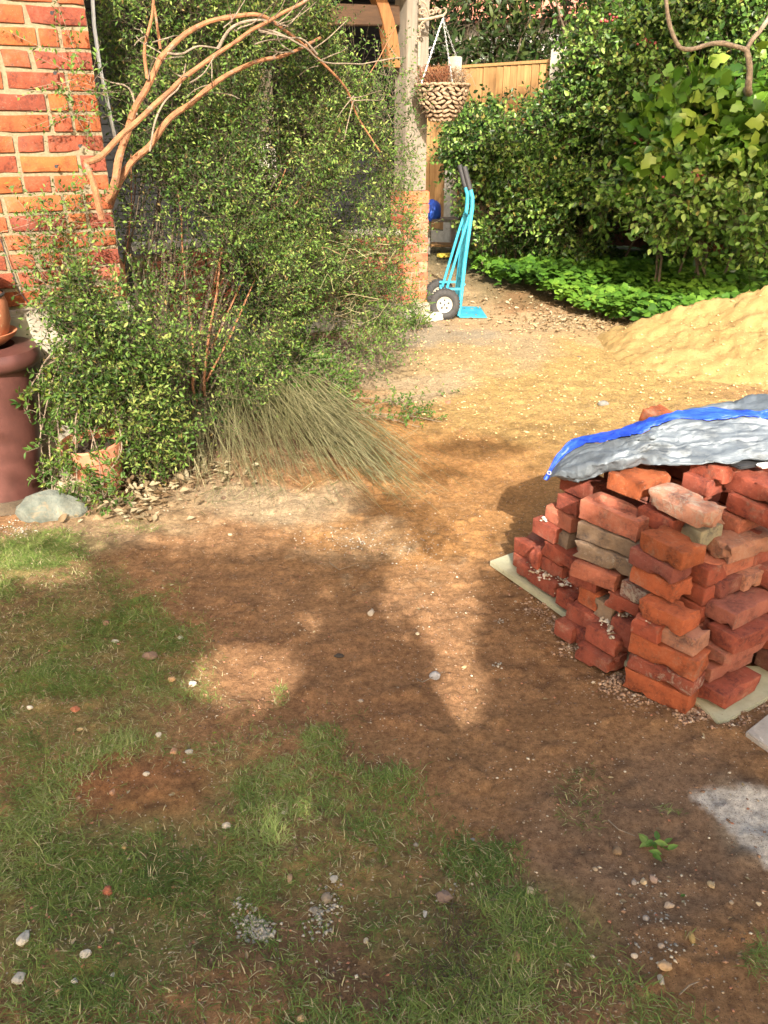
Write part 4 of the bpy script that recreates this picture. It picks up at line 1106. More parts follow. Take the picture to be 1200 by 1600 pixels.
def stems_arrays(A, B, r0, r1):
    """thin triangular prisms from A to B"""
    d = unit(B - A); ref = np.tile(np.array([[.31, .17, .93]]), (len(A), 1)); a = unit(np.cross(d, ref)); b = np.cross(d, a)
    vs = []
    for P, r in ((A, r0), (B, r1)):
        for k in range(3):
            th = 2 * math.pi * k / 3; vs.append(P + (a * math.cos(th) + b * math.sin(th)) * np.reshape(r, (-1, 1)))
    V = np.stack(vs, 1).reshape(-1, 3); off = (np.arange(len(A)) * 6)[:, None, None]
    fs = np.array([(0, 1, 4, 3), (1, 2, 5, 4), (2, 0, 3, 5)])
    return V, (off + fs[None]).reshape(-1, 4)
def blob_points(blobs, n, shell=.5, hole=(2.2, .42), seed=0, clip=None):
    """points in ellipsoids given as centre, radii; noise bites gaps out of them"""
    vol = np.array([(b[1][0] * b[1][1] * b[1][2]) * (b[2] if len(b) > 2 else 1) for b in blobs]); vol = vol ** .62; pr = vol / vol.sum()
    outP, outO = [], []; got = 0; it = 0
    while got < n and it < 40:
        it += 1; m = int(n * 1.6); k = rng.choice(len(blobs), m, p=pr)
        C = np.array([tuple(b[0]) for b in blobs])[k]; R = np.array([b[1] for b in blobs])[k]
        d = unit(rng.normal(size=(m, 3))); r = rng.random(m) ** (1 / 3.0); r = r * (1 - shell) + (1 - rng.random(m) ** 2 * .25) * shell
        r = r * (1 + (fbm(d[:, 0] * 2.3 + k * 5, d[:, 2] * 2.3 + d[:, 1] * 2, 3, seed + 9) - .5) * .5)
        P = C + d * R * r[:, None]
        q = fbm(P[:, 0] * hole[0] + P[:, 1] * .9 + seed, P[:, 2] * hole[0] - P[:, 1] * .7, 4, seed)
        ok = (q > hole[1]) | (rng.random(m) < .10)
        ok &= P[:, 2] > .03
        if clip is not None: ok &= clip(P)
        outP.append(P[ok]); outO.append(d[ok]); got += ok.sum()
    P = np.concatenate(outP)[:n]; O = np.concatenate(outO)[:n]
    return P, O
def sprigs(P, O, tl, K, L, W, shape, lmat, smat, name, parent, up=.4, tint0=.45, tvar=.25, ysign=None, nup=.5, stem_r=.0014, droop=0, seed=0, kind=None, stemname='twigs'):
    """each point carries a twig with K leaves along it"""
    n = len(P); tl = tl * (.6 + .8 * rng.random(n))
    D = unit(O * .8 + rng.normal(size=(n, 3)) * .65 + np.array([0, 0, up]))
    if droop: D[:, 2] -= droop * rng.random(n)
    D = unit(D); E = P + D * tl[:, None]
    t = (np.arange(K) + .6) / K
    LP = (P[:, None] + D[:, None] * (tl[:, None] * t[None])[..., None]).reshape(-1, 3)
    DD = np.repeat(D, K, 0); side = unit(np.cross(DD, rng.normal(size=DD.shape)))
    LD = unit(DD * .55 + side * (.9)); LN = unit(rng.normal(size=LD.shape) * .7 + np.array([0, -.25, nup]) )
    m = len(LP); sz = .65 + .7 * rng.random(m)
    tw = np.clip(tint0 + (rng.random(n) - .5) * tvar * 1.6 + (fbm(P[:, 0] * 1.7 + P[:, 1], P[:, 2] * 1.7, 3, seed + 3) - .5) * .5, 0, .93)
    tint = np.repeat(tw, K) + (rng.random(m) - .5) * tvar
    tint = np.where(rng.random(m) < .02, .99, np.clip(tint, 0, .95))
    lo = leaf_obj(name, LP, LD, LN, L * sz, W * sz, shape, lmat, tint, parent)
    if kind: lo['kind'] = kind
    V, F = stems_arrays(P - D * tl[:, None] * .3, E, stem_r, stem_r * .5)
    st = put(stemname, np_mesh(stemname, V, F, [smat]), parent)
    if kind: st['kind'] = kind
    return lo
def blob(px, py, Y, rx, ry, ry_depth, w=1.0):
    c = depth_at(px, py, Y); f = Y * cP - (c.z - CAMH) * sP
    return (c, (rx * f / FPX, ry_depth, ry * f / FPX), w)
def limb(name, pts, r0, r1, mat, parent, n=8, wob=.012):
    """a tapered wandering branch through the points"""
    P = [Vector(p) for p in pts]; Q = []
    for i in range(len(P) - 1):
        p0 = P[max(i - 1, 0)]; p1 = P[i]; p2 = P[i + 1]; p3 = P[min(i + 2, len(P) - 1)]
        for k in range(5):
            t = k / 5; Q.append(.5 * ((2 * p1) + (p2 - p0) * t + (2 * p0 - 5 * p1 + 4 * p2 - p3) * t * t + (3 * p1 - p0 - 3 * p2 + p3) * t ** 3))
    Q.append(P[-1]); m = len(Q) - 1
    Q = [q + noise.noise_vector(q * 6) * wob for q in Q]
    R = [(r0 + (r1 - r0) * i / m) * (1 + .16 * noise.noise(Q[i] * 17)) for i in range(m + 1)]
    mb = MB(); mb.tube(Q, R, n); return mb.build(name, mat, parent, True)

# ------------------------------------------------------------------ the big shrub at the left
shrub = thing('shrub', 'big sprawling small-leaved shrub with bare orange-brown arching branches in front of the porch', 'shrub', (-1.35, 4.3, 0))
inv = Vector((-1.35, 4.3, 0))
def L_(px, py, Y): return depth_at(px, py, Y) - inv
# arching bare branches, thick enough to follow one by one
limb('branch', [L_(160, 340, 3.62), L_(152, 300, 3.6), (L_(140, 268, 3.6)), L_(130, 252, 3.6)], .015, .011, M['bark'], shrub)
limb('branch', [L_(130, 253, 3.6), L_(160, 240, 3.65), L_(205, 200, 3.75), L_(250, 160, 3.85), L_(290, 118, 4.0), L_(335, 88, 4.1), L_(400, 44, 4.3), L_(470, 5, 4.5), L_(520, -30, 4.6)], .0135, .007, M['bark'], shrub)
limb('branch', [L_(168, 315, 3.9), L_(180, 285, 3.9), L_(190, 240, 3.95), L_(205, 190, 4.0), L_(218, 155, 4.0), L_(240, 112, 4.05), L_(255, 85, 4.1), L_(290, 55, 4.2), L_(340, 32, 4.3), L_(395, 22, 4.4), L_(440, 42, 4.5), L_(490, 85, 4.7), L_(540, 140, 4.9), L_(562, 190, 5.0), L_(592, 236, 5.1)], .019, .004, M['bark'], shrub)
limb('branch', [L_(165, 345, 3.95), L_(178, 300, 3.95), L_(205, 255, 4.0), L_(240, 222, 4.05), L_(275, 180, 4.1), L_(310, 150, 4.2), L_(350, 120, 4.3), L_(400, 98, 4.45), L_(450, 85, 4.6), L_(500, 58, 4.8)], .018, .008, M['bark'], shrub)
limb('branch', [L_(160, 700, 4.0), L_(170, 560, 3.95), L_(178, 450, 3.9), L_(170, 345, 3.95)], .034, .022, M['bark'], shrub)
limb('branch', [L_(175, 690, 4.0), L_(200, 560, 4.05), L_(190, 440, 4.0), L_(160, 338, 3.9)], .026, .016, M['bark'], shrub)
limb('branch', [L_(228, 122, 4.0), L_(226, 70, 4.0), L_(236, 20, 4.0), L_(242, -20, 4.0)], .008, .005, M['bark'], shrub)
limb('branch', [L_(250, 75, 4.1), L_(240, 20, 4.1), L_(232, -30, 4.1)], .007, .004, M['bark'], shrub)
limb('branch', [L_(262, 82, 4.1), L_(285, 84, 4.15), L_(310, 74, 4.2), L_(340, 76, 4.25)], .006, .003, M['barkgrey'], shrub)
limb('branch', [L_(340, 76, 4.3), L_(362, 44, 4.3), L_(400, 30, 4.35), L_(428, 36, 4.4)], .008, .005, M['barkgrey'], shrub)
limb('branch', [L_(400, 44, 4.35), L_(430, 50, 4.4), L_(475, 74, 4.5), L_(520, 100, 4.7), L_(625, 90, 5.2)], .006, .003, M['barkgrey'], shrub)
limb('branch', [L_(495, 85, 4.7), L_(470, 60, 4.6), L_(430, 62, 4.5), L_(400, 72, 4.5)], .006, .003, M['barkgrey'], shrub)
limb('branch', [L_(552, 155, 4.9), L_(545, 185, 4.9), L_(536, 220, 4.9)], .004, .002, M['barkgrey'], shrub)
limb('branch', [L_(235, 235, 4.0), L_(245, 195, 4.0), L_(258, 160, 4.05), L_(280, 135, 4.1), L_(290, 98, 4.1)], .005, .003, M['barkgrey'], shrub)
limb('branch', [L_(216, 180, 4.0), L_(200, 140, 4.0), L_(172, 130, 3.95), L_(150, 118, 3.9)], .005, .002, M['barkgrey'], shrub)
for i in range(46):      # short bare side twigs with knobbly ends
    a = rr.choice([(400, 44, 4.35), (440, 42, 4.5), (490, 85, 4.7), (360, 44, 4.3), (330, 140, 4.25), (290, 118, 4.0), (450, 85, 4.6), (380, 70, 4.4), (425, 36, 4.4), (545, 150, 4.9), (250, 90, 4.1), (230, 60, 4.0), (500, 100, 4.8)])
    x, y, Y = a[0] + rr.uniform(-12, 12), a[1] + rr.uniform(-8, 8), a[2]
    dx, dy = rr.uniform(-45, 60), rr.uniform(-50, 35)
    limb('twig', [L_(x, y, Y), L_(x + dx * .5, y + dy * .35, Y + rr.uniform(-.1, .1)), L_(x + dx, y + dy, Y + rr.uniform(-.2, .2))], .0035, .0015, M['barkgrey'], shrub, 5, .02)
for i in range(60):      # inner woody stems fanning up from the base
    x0 = rr.uniform(150, 330); y0 = rr.uniform(600, 680); x1 = x0 + rr.uniform(-60, 330); y1 = rr.uniform(40, 520); Y0 = 4.2; Y1 = 4.3 + (x1 - 150) / 330 + rr.uniform(-.2, .3)
    limb('inner_stem', [L_(x0, y0, Y0), L_((x0 * 2 + x1) / 3 + rr.uniform(-30, 30), y0 + (y1 - y0) * .4, (Y0 * 2 + Y1) / 3), L_(x1, y1, Y1)], .008, .0025, M['barkdark'] if i % 6 else M['bark'], shrub, 5, .03)
SB = [blob(205, 430, 4.15, 120, 120, .40), blob(150, 590, 3.95, 75, 90, .22), blob(260, 560, 4.1, 110, 120, .40), blob(340, 480, 4.5, 130, 120, .5), blob(300, 340, 4.5, 140, 110, .45),
      blob(400, 250, 5.0, 130, 120, .5), blob(300, 190, 4.7, 110, 100, .4, .8), blob(470, 340, 5.2, 120, 110, .5, .6), blob(520, 220, 5.5, 95, 120, .45, .45), blob(430, 120, 5.2, 130, 100, .5, .45), blob(250, 40, 4.8, 110, 80, .4, .8),
      blob(400, 10, 5.0, 150, 70, .4, .8), blob(180, 640, 4.0, 80, 80, .25), blob(560, 400, 5.6, 60, 90, .35, .3), blob(215, 540, 3.62, 60, 90, .15), blob(150, 485, 3.52, 50, 40, .10), blob(550, 150, 5.6, 50, 90, .35, .3), blob(420, 420, 4.9, 110, 80, .4), blob(330, 620, 4.2, 90, 70, .35)]
SBl = [(b_[0] - inv, b_[1], b_[2]) for b_ in SB]
def clipw(P):
    W = P + np.array([inv.x, inv.y, 0]); px, py = px_of(W[:, 0], W[:, 1], W[:, 2])
    right = 640 + 20 * np.sin(py / 23.0)
    left = np.interp(py, [0, 100, 200, 300, 400, 470, 560, 700, 760], [168, 150, 165, 120, 105, 100, 95, 85, 100])
    low = np.interp(px, [80, 200, 320, 420, 520, 640], [760, 735, 700, 640, 560, 470])
    # keep clear of the brick wall's face and the post
    wx = W[:, 0] + 1.24; wy = W[:, 1] - 3.9; al = wx * .883 + wy * .469; ou = wx * .469 - wy * .883
    inwall = (al < .02) & (ou < .06)
    return (px < right) & (px > left) & (py < low) & ~inwall
P, O = blob_points(SBl, 17500, .6, (2.1, .545), 3, clipw)
sprigs(P, O, .125, 7, .0225, .0090, 'tiny', M['shrubleaf'], M['barkdark'], 'foliage', shrub, up=.35, tint0=.52, tvar=.55, stem_r=.0011, seed=2, kind='stuff')
def clip_near(P):
    W = P + np.array([inv.x, inv.y, 0]); px, py = px_of(W[:, 0], W[:, 1], W[:, 2])
    left = np.interp(py, [450, 560, 640, 760], [85, 100, 82, 100]); low = np.interp(px, [80, 120, 190, 260], [640, 665, 720, 730])
    pot_ = ((px - 150) / 62) ** 2 + ((py - 700) / 42) ** 2 < 1
    return (px > left) & (py < low) & (~pot_ | (rng.random(len(px)) < .12))
P, O = blob_points([(b_[0] - inv, b_[1], b_[2]) for b_ in [blob(145, 545, 3.50, 70, 80, .14), blob(195, 640, 3.50, 60, 75, .15), blob(215, 530, 3.62, 60, 90, .15), blob(150, 470, 3.52, 55, 50, .10), blob(110, 610, 3.42, 30, 50, .08, .7), blob(235, 680, 3.6, 50, 50, .15)]], 2300, .4, (3.2, .50), 13, clip_near)
sprigs(P, O, .11, 7, .024, .0105, 'tiny', M['shrubleaf'], M['barkdark'], 'near_foliage', shrub, up=.1, tint0=.5, tvar=.6, stem_r=.0011, seed=14, kind='stuff')
# wisps beyond the outline: against the brick wall, past the post, at the top
WB_ = [blob(110, 340, 3.75, 55, 40, .1), blob(100, 440, 3.65, 50, 50, .12), blob(120, 130, 3.8, 35, 70, .1, .5), blob(60, 360, 3.6, 40, 30, .06, .4), blob(612, 200, 5.8, 34, 120, .3, .5), blob(610, 350, 5.8, 40, 70, .3, .5), blob(590, 470, 5.6, 60, 40, .3), blob(560, 545, 5.3, 80, 25, .3)]
P, O = blob_points([(b_[0] - inv, b_[1], b_[2]) for b_ in WB_], 1500, .2, (4, .40), 7, None)
W_ = P + np.array([inv.x, inv.y, 0]); ou = (W_[:, 0] + 1.24) * .469 - (W_[:, 1] - 3.9) * .883; al = (W_[:, 0] + 1.24) * .883 + (W_[:, 1] - 3.9) * .469
k_ = ~((al < .05) & (ou < .05)); P, O = P[k_], O[k_]
sprigs(P, O, .16, 9, .023, .010, 'tiny', M['shrubleaf'], M['barkgrey'], 'outer_sprays', shrub, up=.2, tint0=.5, tvar=.3, stem_r=.0012, seed=4, kind='stuff')
# brighter young growth low down in the middle
P, O = blob_points([(b_[0] - inv, b_[1], b_[2]) for b_ in [blob(430, 560, 4.7, 75, 38, .3), blob(360, 590, 4.5, 60, 40, .25), blob(480, 600, 4.8, 80, 30, .3), blob(600, 640, 4.6, 60, 14, .2, .5)]], 750, .3, (4, .35), 5, None)
yg = thing('young_regrowth', 'bright green leafy regrowth low at the foot of the big shrub', 'plant', (-1.35, 4.3, 0))
sprigs(P, O, .11, 8, .026, .012, 'oval', M['paleleaf'], M['barkgrey'], 'foliage', yg, up=.5, tint0=.35, tvar=.35, stem_r=.0014, seed=6, kind='stuff')
# winter jasmine trailing round the flower pot
jz = thing('jasmine', 'yellow-green jasmine trailing between the chimney pot and the leaning flower pot', 'plant', (-1.5, 3.7, 0)); jv = Vector((-1.5, 3.7, 0))
JP, JO = [], []
for i, (x0, y0, x1, y1, x2, y2) in enumerate([(105, 530, 60, 590, 70, 760), (110, 545, 75, 620, 62, 700), (130, 560, 90, 640, 100, 770), (120, 600, 80, 680, 84, 790), (150, 580, 118, 660, 122, 800), (100, 560, 50, 600, 42, 640), (160, 640, 140, 720, 160, 810), (150, 640, 110, 700, 112, 780), (128, 640, 150, 700, 165, 790), (175, 620, 190, 700, 160, 760)]):
    a, b_, c_ = [depth_at(x, y, Yq) - jv for x, y, Yq in ((x0, y0, 3.46), (x1, y1, 3.36), (x2, y2, 3.32))]
    for q in (a, b_, c_): q.z = max(q.z, .03)
    limb('stem', [a, (a + b_) / 2 + Vector((0, 0, .03)), b_, (b_ + c_) / 2, c_], .0032, .0022, M['broom'] if 0 else M['barkgrey'], jz, 5, .01)
    for t in np.linspace(.1, 1, 17):
        p = a.lerp(b_, min(1, t * 2)) if t < .5 else b_.lerp(c_, t * 2 - 1); JP.append(tuple(p + Vector((rr.gauss(0, .012), rr.gauss(0, .012), rr.gauss(0, .01))))); JO.append((rr.gauss(0, 1), rr.gauss(-.4, 1), rr.gauss(.1, .6)))
JP = np.array(JP); JO = np.array(JO)
sprigs(JP, JO, .05, 6, .028, .0105, 'oval', M['paleleaf'], M['barkgrey'], 'foliage', jz, up=.1, tint0=.42, tvar=.5, stem_r=.0012, seed=8, kind='stuff')
P, O = blob_points([(b_[0] - jv, b_[1], b_[2]) for b_ in [blob(110, 745, 3.34, 38, 40, .08), blob(165, 780, 3.3, 28, 34, .08), blob(130, 620, 3.42, 50, 36, .08, .6)]], 150, .2, (6, .3), 5, None)
sprigs(P, O, .06, 7, .026, .010, 'oval', M['paleleaf'], M['barkgrey'], 'lower_foliage', jz, up=.3, tint0=.32, tvar=.4, stem_r=.0012, seed=9, kind='stuff')

# ------------------------------------------------------------------ cut broom stems lying in a fan
def strands(n, spec, r, segs=7, sag=.06, seed=0):
    A, B, Rr, tt = [], [], [], []
    for i in range(n):
        s = spec(); p0, p1, p2 = s[:3]; pts = []
        for k in range(segs + 1):
            t = k / segs; pts.append(p0 * (1 - t) ** 2 + p1 * 2 * t * (1 - t) + p2 * t * t)
        w = rng.normal(size=3) * .05
        pts = [p + w * math.sin(3.14 * k / segs * 1.7) for k, p in enumerate(pts)]
        tv_ = rng.random()
        for k in range(segs): A.append(pts[k]); B.append(pts[k + 1]); Rr.append(r * (1 - .6 * k / segs)); tt.append(tv_)
    A, B, Rr, tt = map(np.array, (A, B, Rr, tt))
    V, F = stems_arrays(A, B, Rr, Rr * .92)
    return V, F, np.repeat(tt, 6)
bh_ = thing('cut_broom_heap', 'fan-shaped heap of thin cut broom stems, straw-green, spilling onto the path below the shrub', 'cuttings', (-.9, 4.4, 0)); bv = np.array([-.9, 4.4, 0])
def fan(right):
    def s():
        if right:
            x0 = rng.uniform(330, 430); y0 = rng.uniform(570, 640); a = ground_at(x0, y0, 0); a = np.array([a.x, a.y, .08 + rng.random() * .22])
            u = rng.random(); x2 = 540 + 115 * u ** .6 + rng.normal() * 16; y2 = 690 + (rng.random() ** .8) * 85 - 35 * (1 - u) * rng.random() + (x2 - 600) * .35
            if rng.random() < .45: x2 -= rng.uniform(20, 150); y2 += rng.uniform(-50, 10)
            if rng.random() < .30: x2 += rng.normal() * 45; y2 += rng.normal() * 22
        else:
            x0 = rng.uniform(250, 400); y0 = rng.uniform(560, 650); a = ground_at(x0, y0, 0); a = np.array([a.x, a.y, .12 + rng.random() * .25])
            x2 = rng.normal() * 80 + 370; x2 = min(max(x2, 215), 520); y2 = 745 + rng.normal() * 22 - abs(x2 - 400) * .12 + (rng.random() < .05) * 35
        e = ground_at(x2, y2, 0); hh = rng.random() ** 2 * .10 + .012; e = ground_at(x2, y2, hh)
        c = np.array([e.x, e.y, hh]); m = (a + c) / 2; m[2] = max(a[2], c[2]) + rng.random() * .10
        return a - bv, m - bv, c - bv
    return s
V, F, tt = strands(500, fan(True), .0019)
tag(put('right_fan', np_mesh('right_fan', V, F, [M['broom']], False, tt * .78), bh_), kind='stuff')
V, F, tt = strands(280, fan(False), .0017)
tag(put('left_fan', np_mesh('left_fan', V, F, [M['broom']], False, tt * .68), bh_), kind='stuff')
def loose():
    x = rng.uniform(300, 640); y = rng.uniform(700, 800) - (x > 520) * 20; a = ground_at(x, y, .01); d = rng.normal(size=2) * .06 + np.array([.05, -.05])
    a = np.array([a.x, a.y, .012]); return a - bv, a + np.array([d[0] * .5, d[1] * .5, .02]) - bv, a + np.array([d[0], d[1], .0]) - bv
V, F, tt = strands(70, loose, .0016, 4)
tag(put('loose_twigs', np_mesh('loose_twigs', V, F, [M['broom']], False, tt), bh_), kind='stuff')
# brown withered twigs above the fan, along the dwarf wall
def dead():
    x0 = rng.uniform(380, 620); y0 = rng.uniform(370, 500); Y = 5.6 + rng.normal() * .3; a = np.array(depth_at(x0, y0, Y)); x1 = x0 - rng.uniform(20, 130); y1 = y0 + rng.uniform(-30, 70); c = np.array(depth_at(x1, y1, Y - .2)); c[2] = max(c[2], .03)
    m = (a + c) / 2 + np.array([0, 0, .05]); return a - bv, m - bv, c - bv
V, F, tt = strands(260, dead, .0022, 5)
tag(put('withered_twigs', np_mesh('withered_twigs', V, F, [M['broom']], False, .75 + tt * .25), bh_), kind='stuff')
# green trailing sprays on the path at the right tip of the heap
sv = thing('trailing_spray', 'green leafy spray lying across the path beyond the tip of the cut stems', 'plant', (-.1, 4.6, 0)); so_ = np.array([-.1, 4.6, 0])
SP, SO = [], []
for (x0, y0, x1, y1) in ((560, 640, 712, 612), (560, 650, 690, 658), (520, 640, 655, 668), (540, 620, 650, 640)):
    a, b_ = ground_at(x0, y0, .05), ground_at(x1, y1, .02); 
    limb('stem', [a - Vector(so_), (a + b_) / 2 - Vector(so_) + Vector((0, 0, .02)), b_ - Vector(so_)], .003, .0015, M['barkgrey'], sv, 5)
    for t in np.linspace(0, 1, 16): SP.append(tuple(a.lerp(b_, t) - Vector(so_) + Vector((0, 0, .015)))); SO.append((rr.gauss(.6, .8), rr.gauss(-.2, .8), .3))
sprigs(np.array(SP), np.array(SO), .06, 6, .021, .009, 'oval', M['paleleaf'], M['barkgrey'], 'foliage', sv, up=.1, tint0=.35, tvar=.3, stem_r=.0012, kind='stuff')
# grass and weeds at the foot of the pier
wd = thing('weed', 'tall green weed with narrow leaves growing at the foot of the brick pier', 'plant', tuple(ground_at(643, 520))); 
WP = np.array([(rr.gauss(0, .05), rr.gauss(0, .03), .02) for _ in range(26)]); WO = np.array([(rr.gauss(0, .4), rr.gauss(-.1, .3), 1) for _ in range(26)])
sprigs(WP, WO, .22, 7, .085, .011, 'long', M['paleleaf'], M['barkgrey'], 'foliage', wd, up=1.2, tint0=.4, tvar=.4, stem_r=.002, kind='stuff')
wd2 = thing('weed', 'low bright green weed spreading on the path left of the brick pier', 'plant', tuple(ground_at(618, 512)))
WP = np.array([(rr.uniform(-.25, .3), rr.gauss(0, .05), .02) for _ in range(60)]); WO = np.array([(rr.gauss(0, .6), rr.gauss(-.1, .5), .5) for _ in range(60)])
sprigs(WP, WO, .07, 7, .032, .013, 'oval', M['paleleaf'], M['barkgrey'], 'foliage', wd2, up=.5, tint0=.5, tvar=.4, stem_r=.002, kind='stuff')

# ------------------------------------------------------------------ hanging basket plants
HP = np.array([(rr.uniform(-1, 1), rr.uniform(-1, 1)) for _ in range(560)]); HP = HP[(HP ** 2).sum(1) < 1] * .17
HP3 = np.column_stack([HP, np.full(len(HP), .0)]); HO = np.column_stack([HP * 3, np.ones(len(HP))])
left_ = HP3[:, 0] < .04
sprigs(HP3[left_], HO[left_], .115, 12, .016, .006, 'tiny', M['heather'], M['bark'], 'dry_heather', hb and bpy.data.objects['hanging_basket'], up=1.4, tint0=.42, tvar=.4, stem_r=.0018, kind='stuff')
sprigs(HP3[~left_], HO[~left_], .10, 9, .018, .006, 'tiny', M['heather'], M['barkgrey'], 'straw_heather', bpy.data.objects['hanging_basket'], up=1.2, tint0=.9, tvar=.2, stem_r=.0018, kind='stuff')
for (dx_, s_) in ((.19, 1), (-.2, -1)):
    limb('trailing_stem', [Vector((dx_ * .8, -.05, .02)), Vector((dx_ * 1.1, -.06, .08)), Vector((dx_ * 1.35, -.05, .0))], .003, .0015, M['broom'] if 0 else M['barkgrey'], bpy.data.objects['hanging_basket'], 5)

# ------------------------------------------------------------------ shrubs along the fence at the right
def bush(name, label, cat, blobs, n, tl, K, L, W, shape, mat, tint0, tvar, seed, hole=(1.6, .45), up=.3, clip=None, stems=14, droop=0, nup=.5, group=None, sr=.002):
    c = blobs[0][0]; root = Vector((sum(b[0].x for b in blobs) / len(blobs), sum(b[0].y for b in blobs) / len(blobs), 0))
    t = thing(name, label, cat, tuple(root), 0, group)
    cl_ = (lambda P: clip(P + np.array([root.x, root.y, 0]))) if clip else None
    P, O = blob_points([(b[0] - root, b[1], b[2]) for b in blobs], n, .6, hole, seed, cl_)
    sprigs(P, O, tl, K, L, W, shape, mat, M['barkdark'], 'foliage', t, up=up, tint0=tint0, tvar=tvar, stem_r=sr, seed=seed, droop=droop, nup=nup, kind='stuff')
    r_ = random.Random(seed)
    for i in range(stems):
        b = blobs[i % len(blobs)]; e = b[0] - root + Vector((r_.uniform(-.8, .8) * b[1][0], r_.uniform(-.5, .5) * b[1][1], r_.uniform(-.3, .7) * b[1][2]))
        s = Vector((e.x * .5 + r_.uniform(-.3, .3), r_.uniform(-.2, .3), 0))
        limb('stem', [s, s.lerp(e, .5) + Vector((r_.uniform(-.15, .15), 0, .1)), e], .014, .004, M['barkdark'], t, 6, .04)
    return t
def clip_top(P):
    px, py = px_of(P[:, 0], P[:, 1], P[:, 2])
    top = np.interp(px, [680, 695, 712, 735, 760, 800, 840, 858, 895, 905, 930, 1000, 1200], [360, 280, 215, 185, 172, 178, 165, 145, 132, 70, 30, -300, -300])
    low = np.interp(px, [690, 740, 800, 870, 920, 1000, 1100, 1200, 1300], [300, 360, 395, 405, 415, 400, 400, 420, 450])
    hole_ = ((px - 985) / 42) ** 2 + ((py - 372) / 42) ** 2 < 1
    return (py > top + 10 * np.sin(px / 9.0)) & (py < low) & ~hole_
bush('cotoneaster', 'dense small-leaved arching shrub in front of the golden fence, right of the hanging basket', 'shrub',
     [blob(760, 230, 10.6, 75, 75, .5), blob(850, 220, 10.0, 90, 90, .6), blob(800, 320, 10.0, 80, 55, .5), blob(880, 320, 9.6, 80, 80, .6), blob(730, 200, 10.8, 40, 45, .3), blob(830, 150, 10.2, 60, 60, .4, .8), blob(900, 200, 9.8, 70, 90, .5)],
     6000, .26, 7, .052, .032, 'oval', M['roseleaf'], .52, .55, 12, (2.3, .54), .25, clip_top, 10)
bush('hawthorn', 'tall hawthorn-like shrub with small dull red berries at the top right behind the pale branch', 'shrub',
     [blob(940, 130, 9.6, 80, 110, .5), blob(1000, 60, 9.4, 110, 90, .6), blob(1040, 190, 9.0, 70, 90, .5), blob(1120, 60, 9.2, 110, 90, .6), blob(920, 60, 9.8, 60, 60, .4), blob(980, 250, 9.0, 60, 70, .4)],
     5400, .26, 7, .054, .034, 'oval', M['roseleaf'], .56, .55, 15, (2.1, .53), .25, clip_top, 3)
bush('ivy_bank', 'bank of large glossy bright ivy leaves climbing at the right edge', 'ivy',
     [blob(1110, 210, 8.2, 110, 75, .35), blob(1180, 250, 8.0, 70, 80, .35), blob(1060, 270, 8.2, 70, 45, .3), blob(1190, 160, 8.1, 50, 70, .3), blob(1060, 190, 8.4, 45, 55, .3, .6)],
     900, .22, 3, .125, .10, 'ivy', M['ivyleaf'], .66, .55, 18, (1.8, .42), -.1, clip_top, 8, .7, .35)
bush('viburnum', 'pale spotted broad-leaved branch tips in front of the dark hollow at the right', 'shrub',
     [blob(1050, 330, 7.9, 55, 28, .3), blob(1110, 300, 7.8, 70, 32, .3), blob(1170, 330, 7.6, 60, 40, .3), blob(1080, 365, 7.8, 30, 22, .2, .7), blob(1190, 380, 7.6, 40, 25, .2, .7), blob(1020, 345, 8.0, 25, 18, .2, .6), blob(1080, 250, 8.0, 60, 30, .3, .5), blob(1000, 290, 8.3, 40, 30, .3, .6), blob(960, 330, 8.6, 30, 24, .3, .5)],
     760, .22, 6, .070, .042, 'oval', M['roseleaf'], .80, .35, 21, (2.6, .44), .05, clip_top, 0)
bush('privet', 'dark shaded hedge growth behind the hollow and along the shade-coloured stretch of the fence', 'hedge',
     [blob(1000, 320, 10.0, 120, 110, .4), blob(1120, 380, 9.4, 130, 90, .4), blob(1180, 180, 9.3, 130, 160, .4), blob(1060, 120, 10.0, 140, 130, .4), blob(900, 360, 10.4, 80, 60, .4)],
     2600, .28, 6, .075, .045, 'oval', M['roseleaf'], .22, .3, 24, (1.5, .40), .2, clip_top, 4)
# berries
bk = np.array([tuple(depth_at(x, y, Y)) for x, y, Y in [(1055 + rr.gauss(0, 6), 205 + rr.gauss(0, 8), 8.3) for _ in range(16)] + [(1020 + rr.gauss(0, 10), 225 + rr.gauss(0, 8), 8.3) for _ in range(14)] + [(1015 + rr.gauss(0, 14), 66 + rr.gauss(0, 6), 8.8) for _ in range(12)] + [(955 + rr.gauss(0, 12), 30 + rr.gauss(0, 5), 8.8) for _ in range(8)] + [(1078 + rr.gauss(0, 14), 275 + rr.gauss(0, 5), 7.7) for _ in range(12)]])
bmb = MB()
for q in bk:
    ell(bmb, Vector(q), .014, .013, .013, Matrix.Identity(3))
hw = bpy.data.objects['hawthorn']
bo = bmb.build('berry_clusters', M['berry'], hw, True); bo['kind'] = 'stuff'; bo.location = -hw.location
# pale crooked branch at the top right
cb_ = thing('crooked_branch', 'pale grey-brown crooked branch crossing the leaves at the top right', 'branch', (0, 0, 0))
def Z_(px, py, Y=7.6): return depth_at(px, py, Y)
limb('main_branch', [Z_(1043, -60), Z_(1041, 0), Z_(1046, 40), Z_(1058, 70), Z_(1075, 77), Z_(1110, 69), Z_(1140, 69), Z_(1166, 79)], .015, .020, M['barkgrey'], cb_, 10)
limb('side_branch', [Z_(1166, 79), Z_(1176, 60), Z_(1190, 42), Z_(1205, 20), Z_(1230, -30)], .020, .018, M['barkgrey'], cb_, 10)
lb = ground_at(1215, 470); limb('trunk', [Z_(1166, 79), Z_(1171, 110), Z_(1169, 145, 7.7), depth_at(1172, 170, 8.4), Vector((lb.x + .6, 9.2, .02))], .022, .035, M['barkgrey'], cb_, 10)
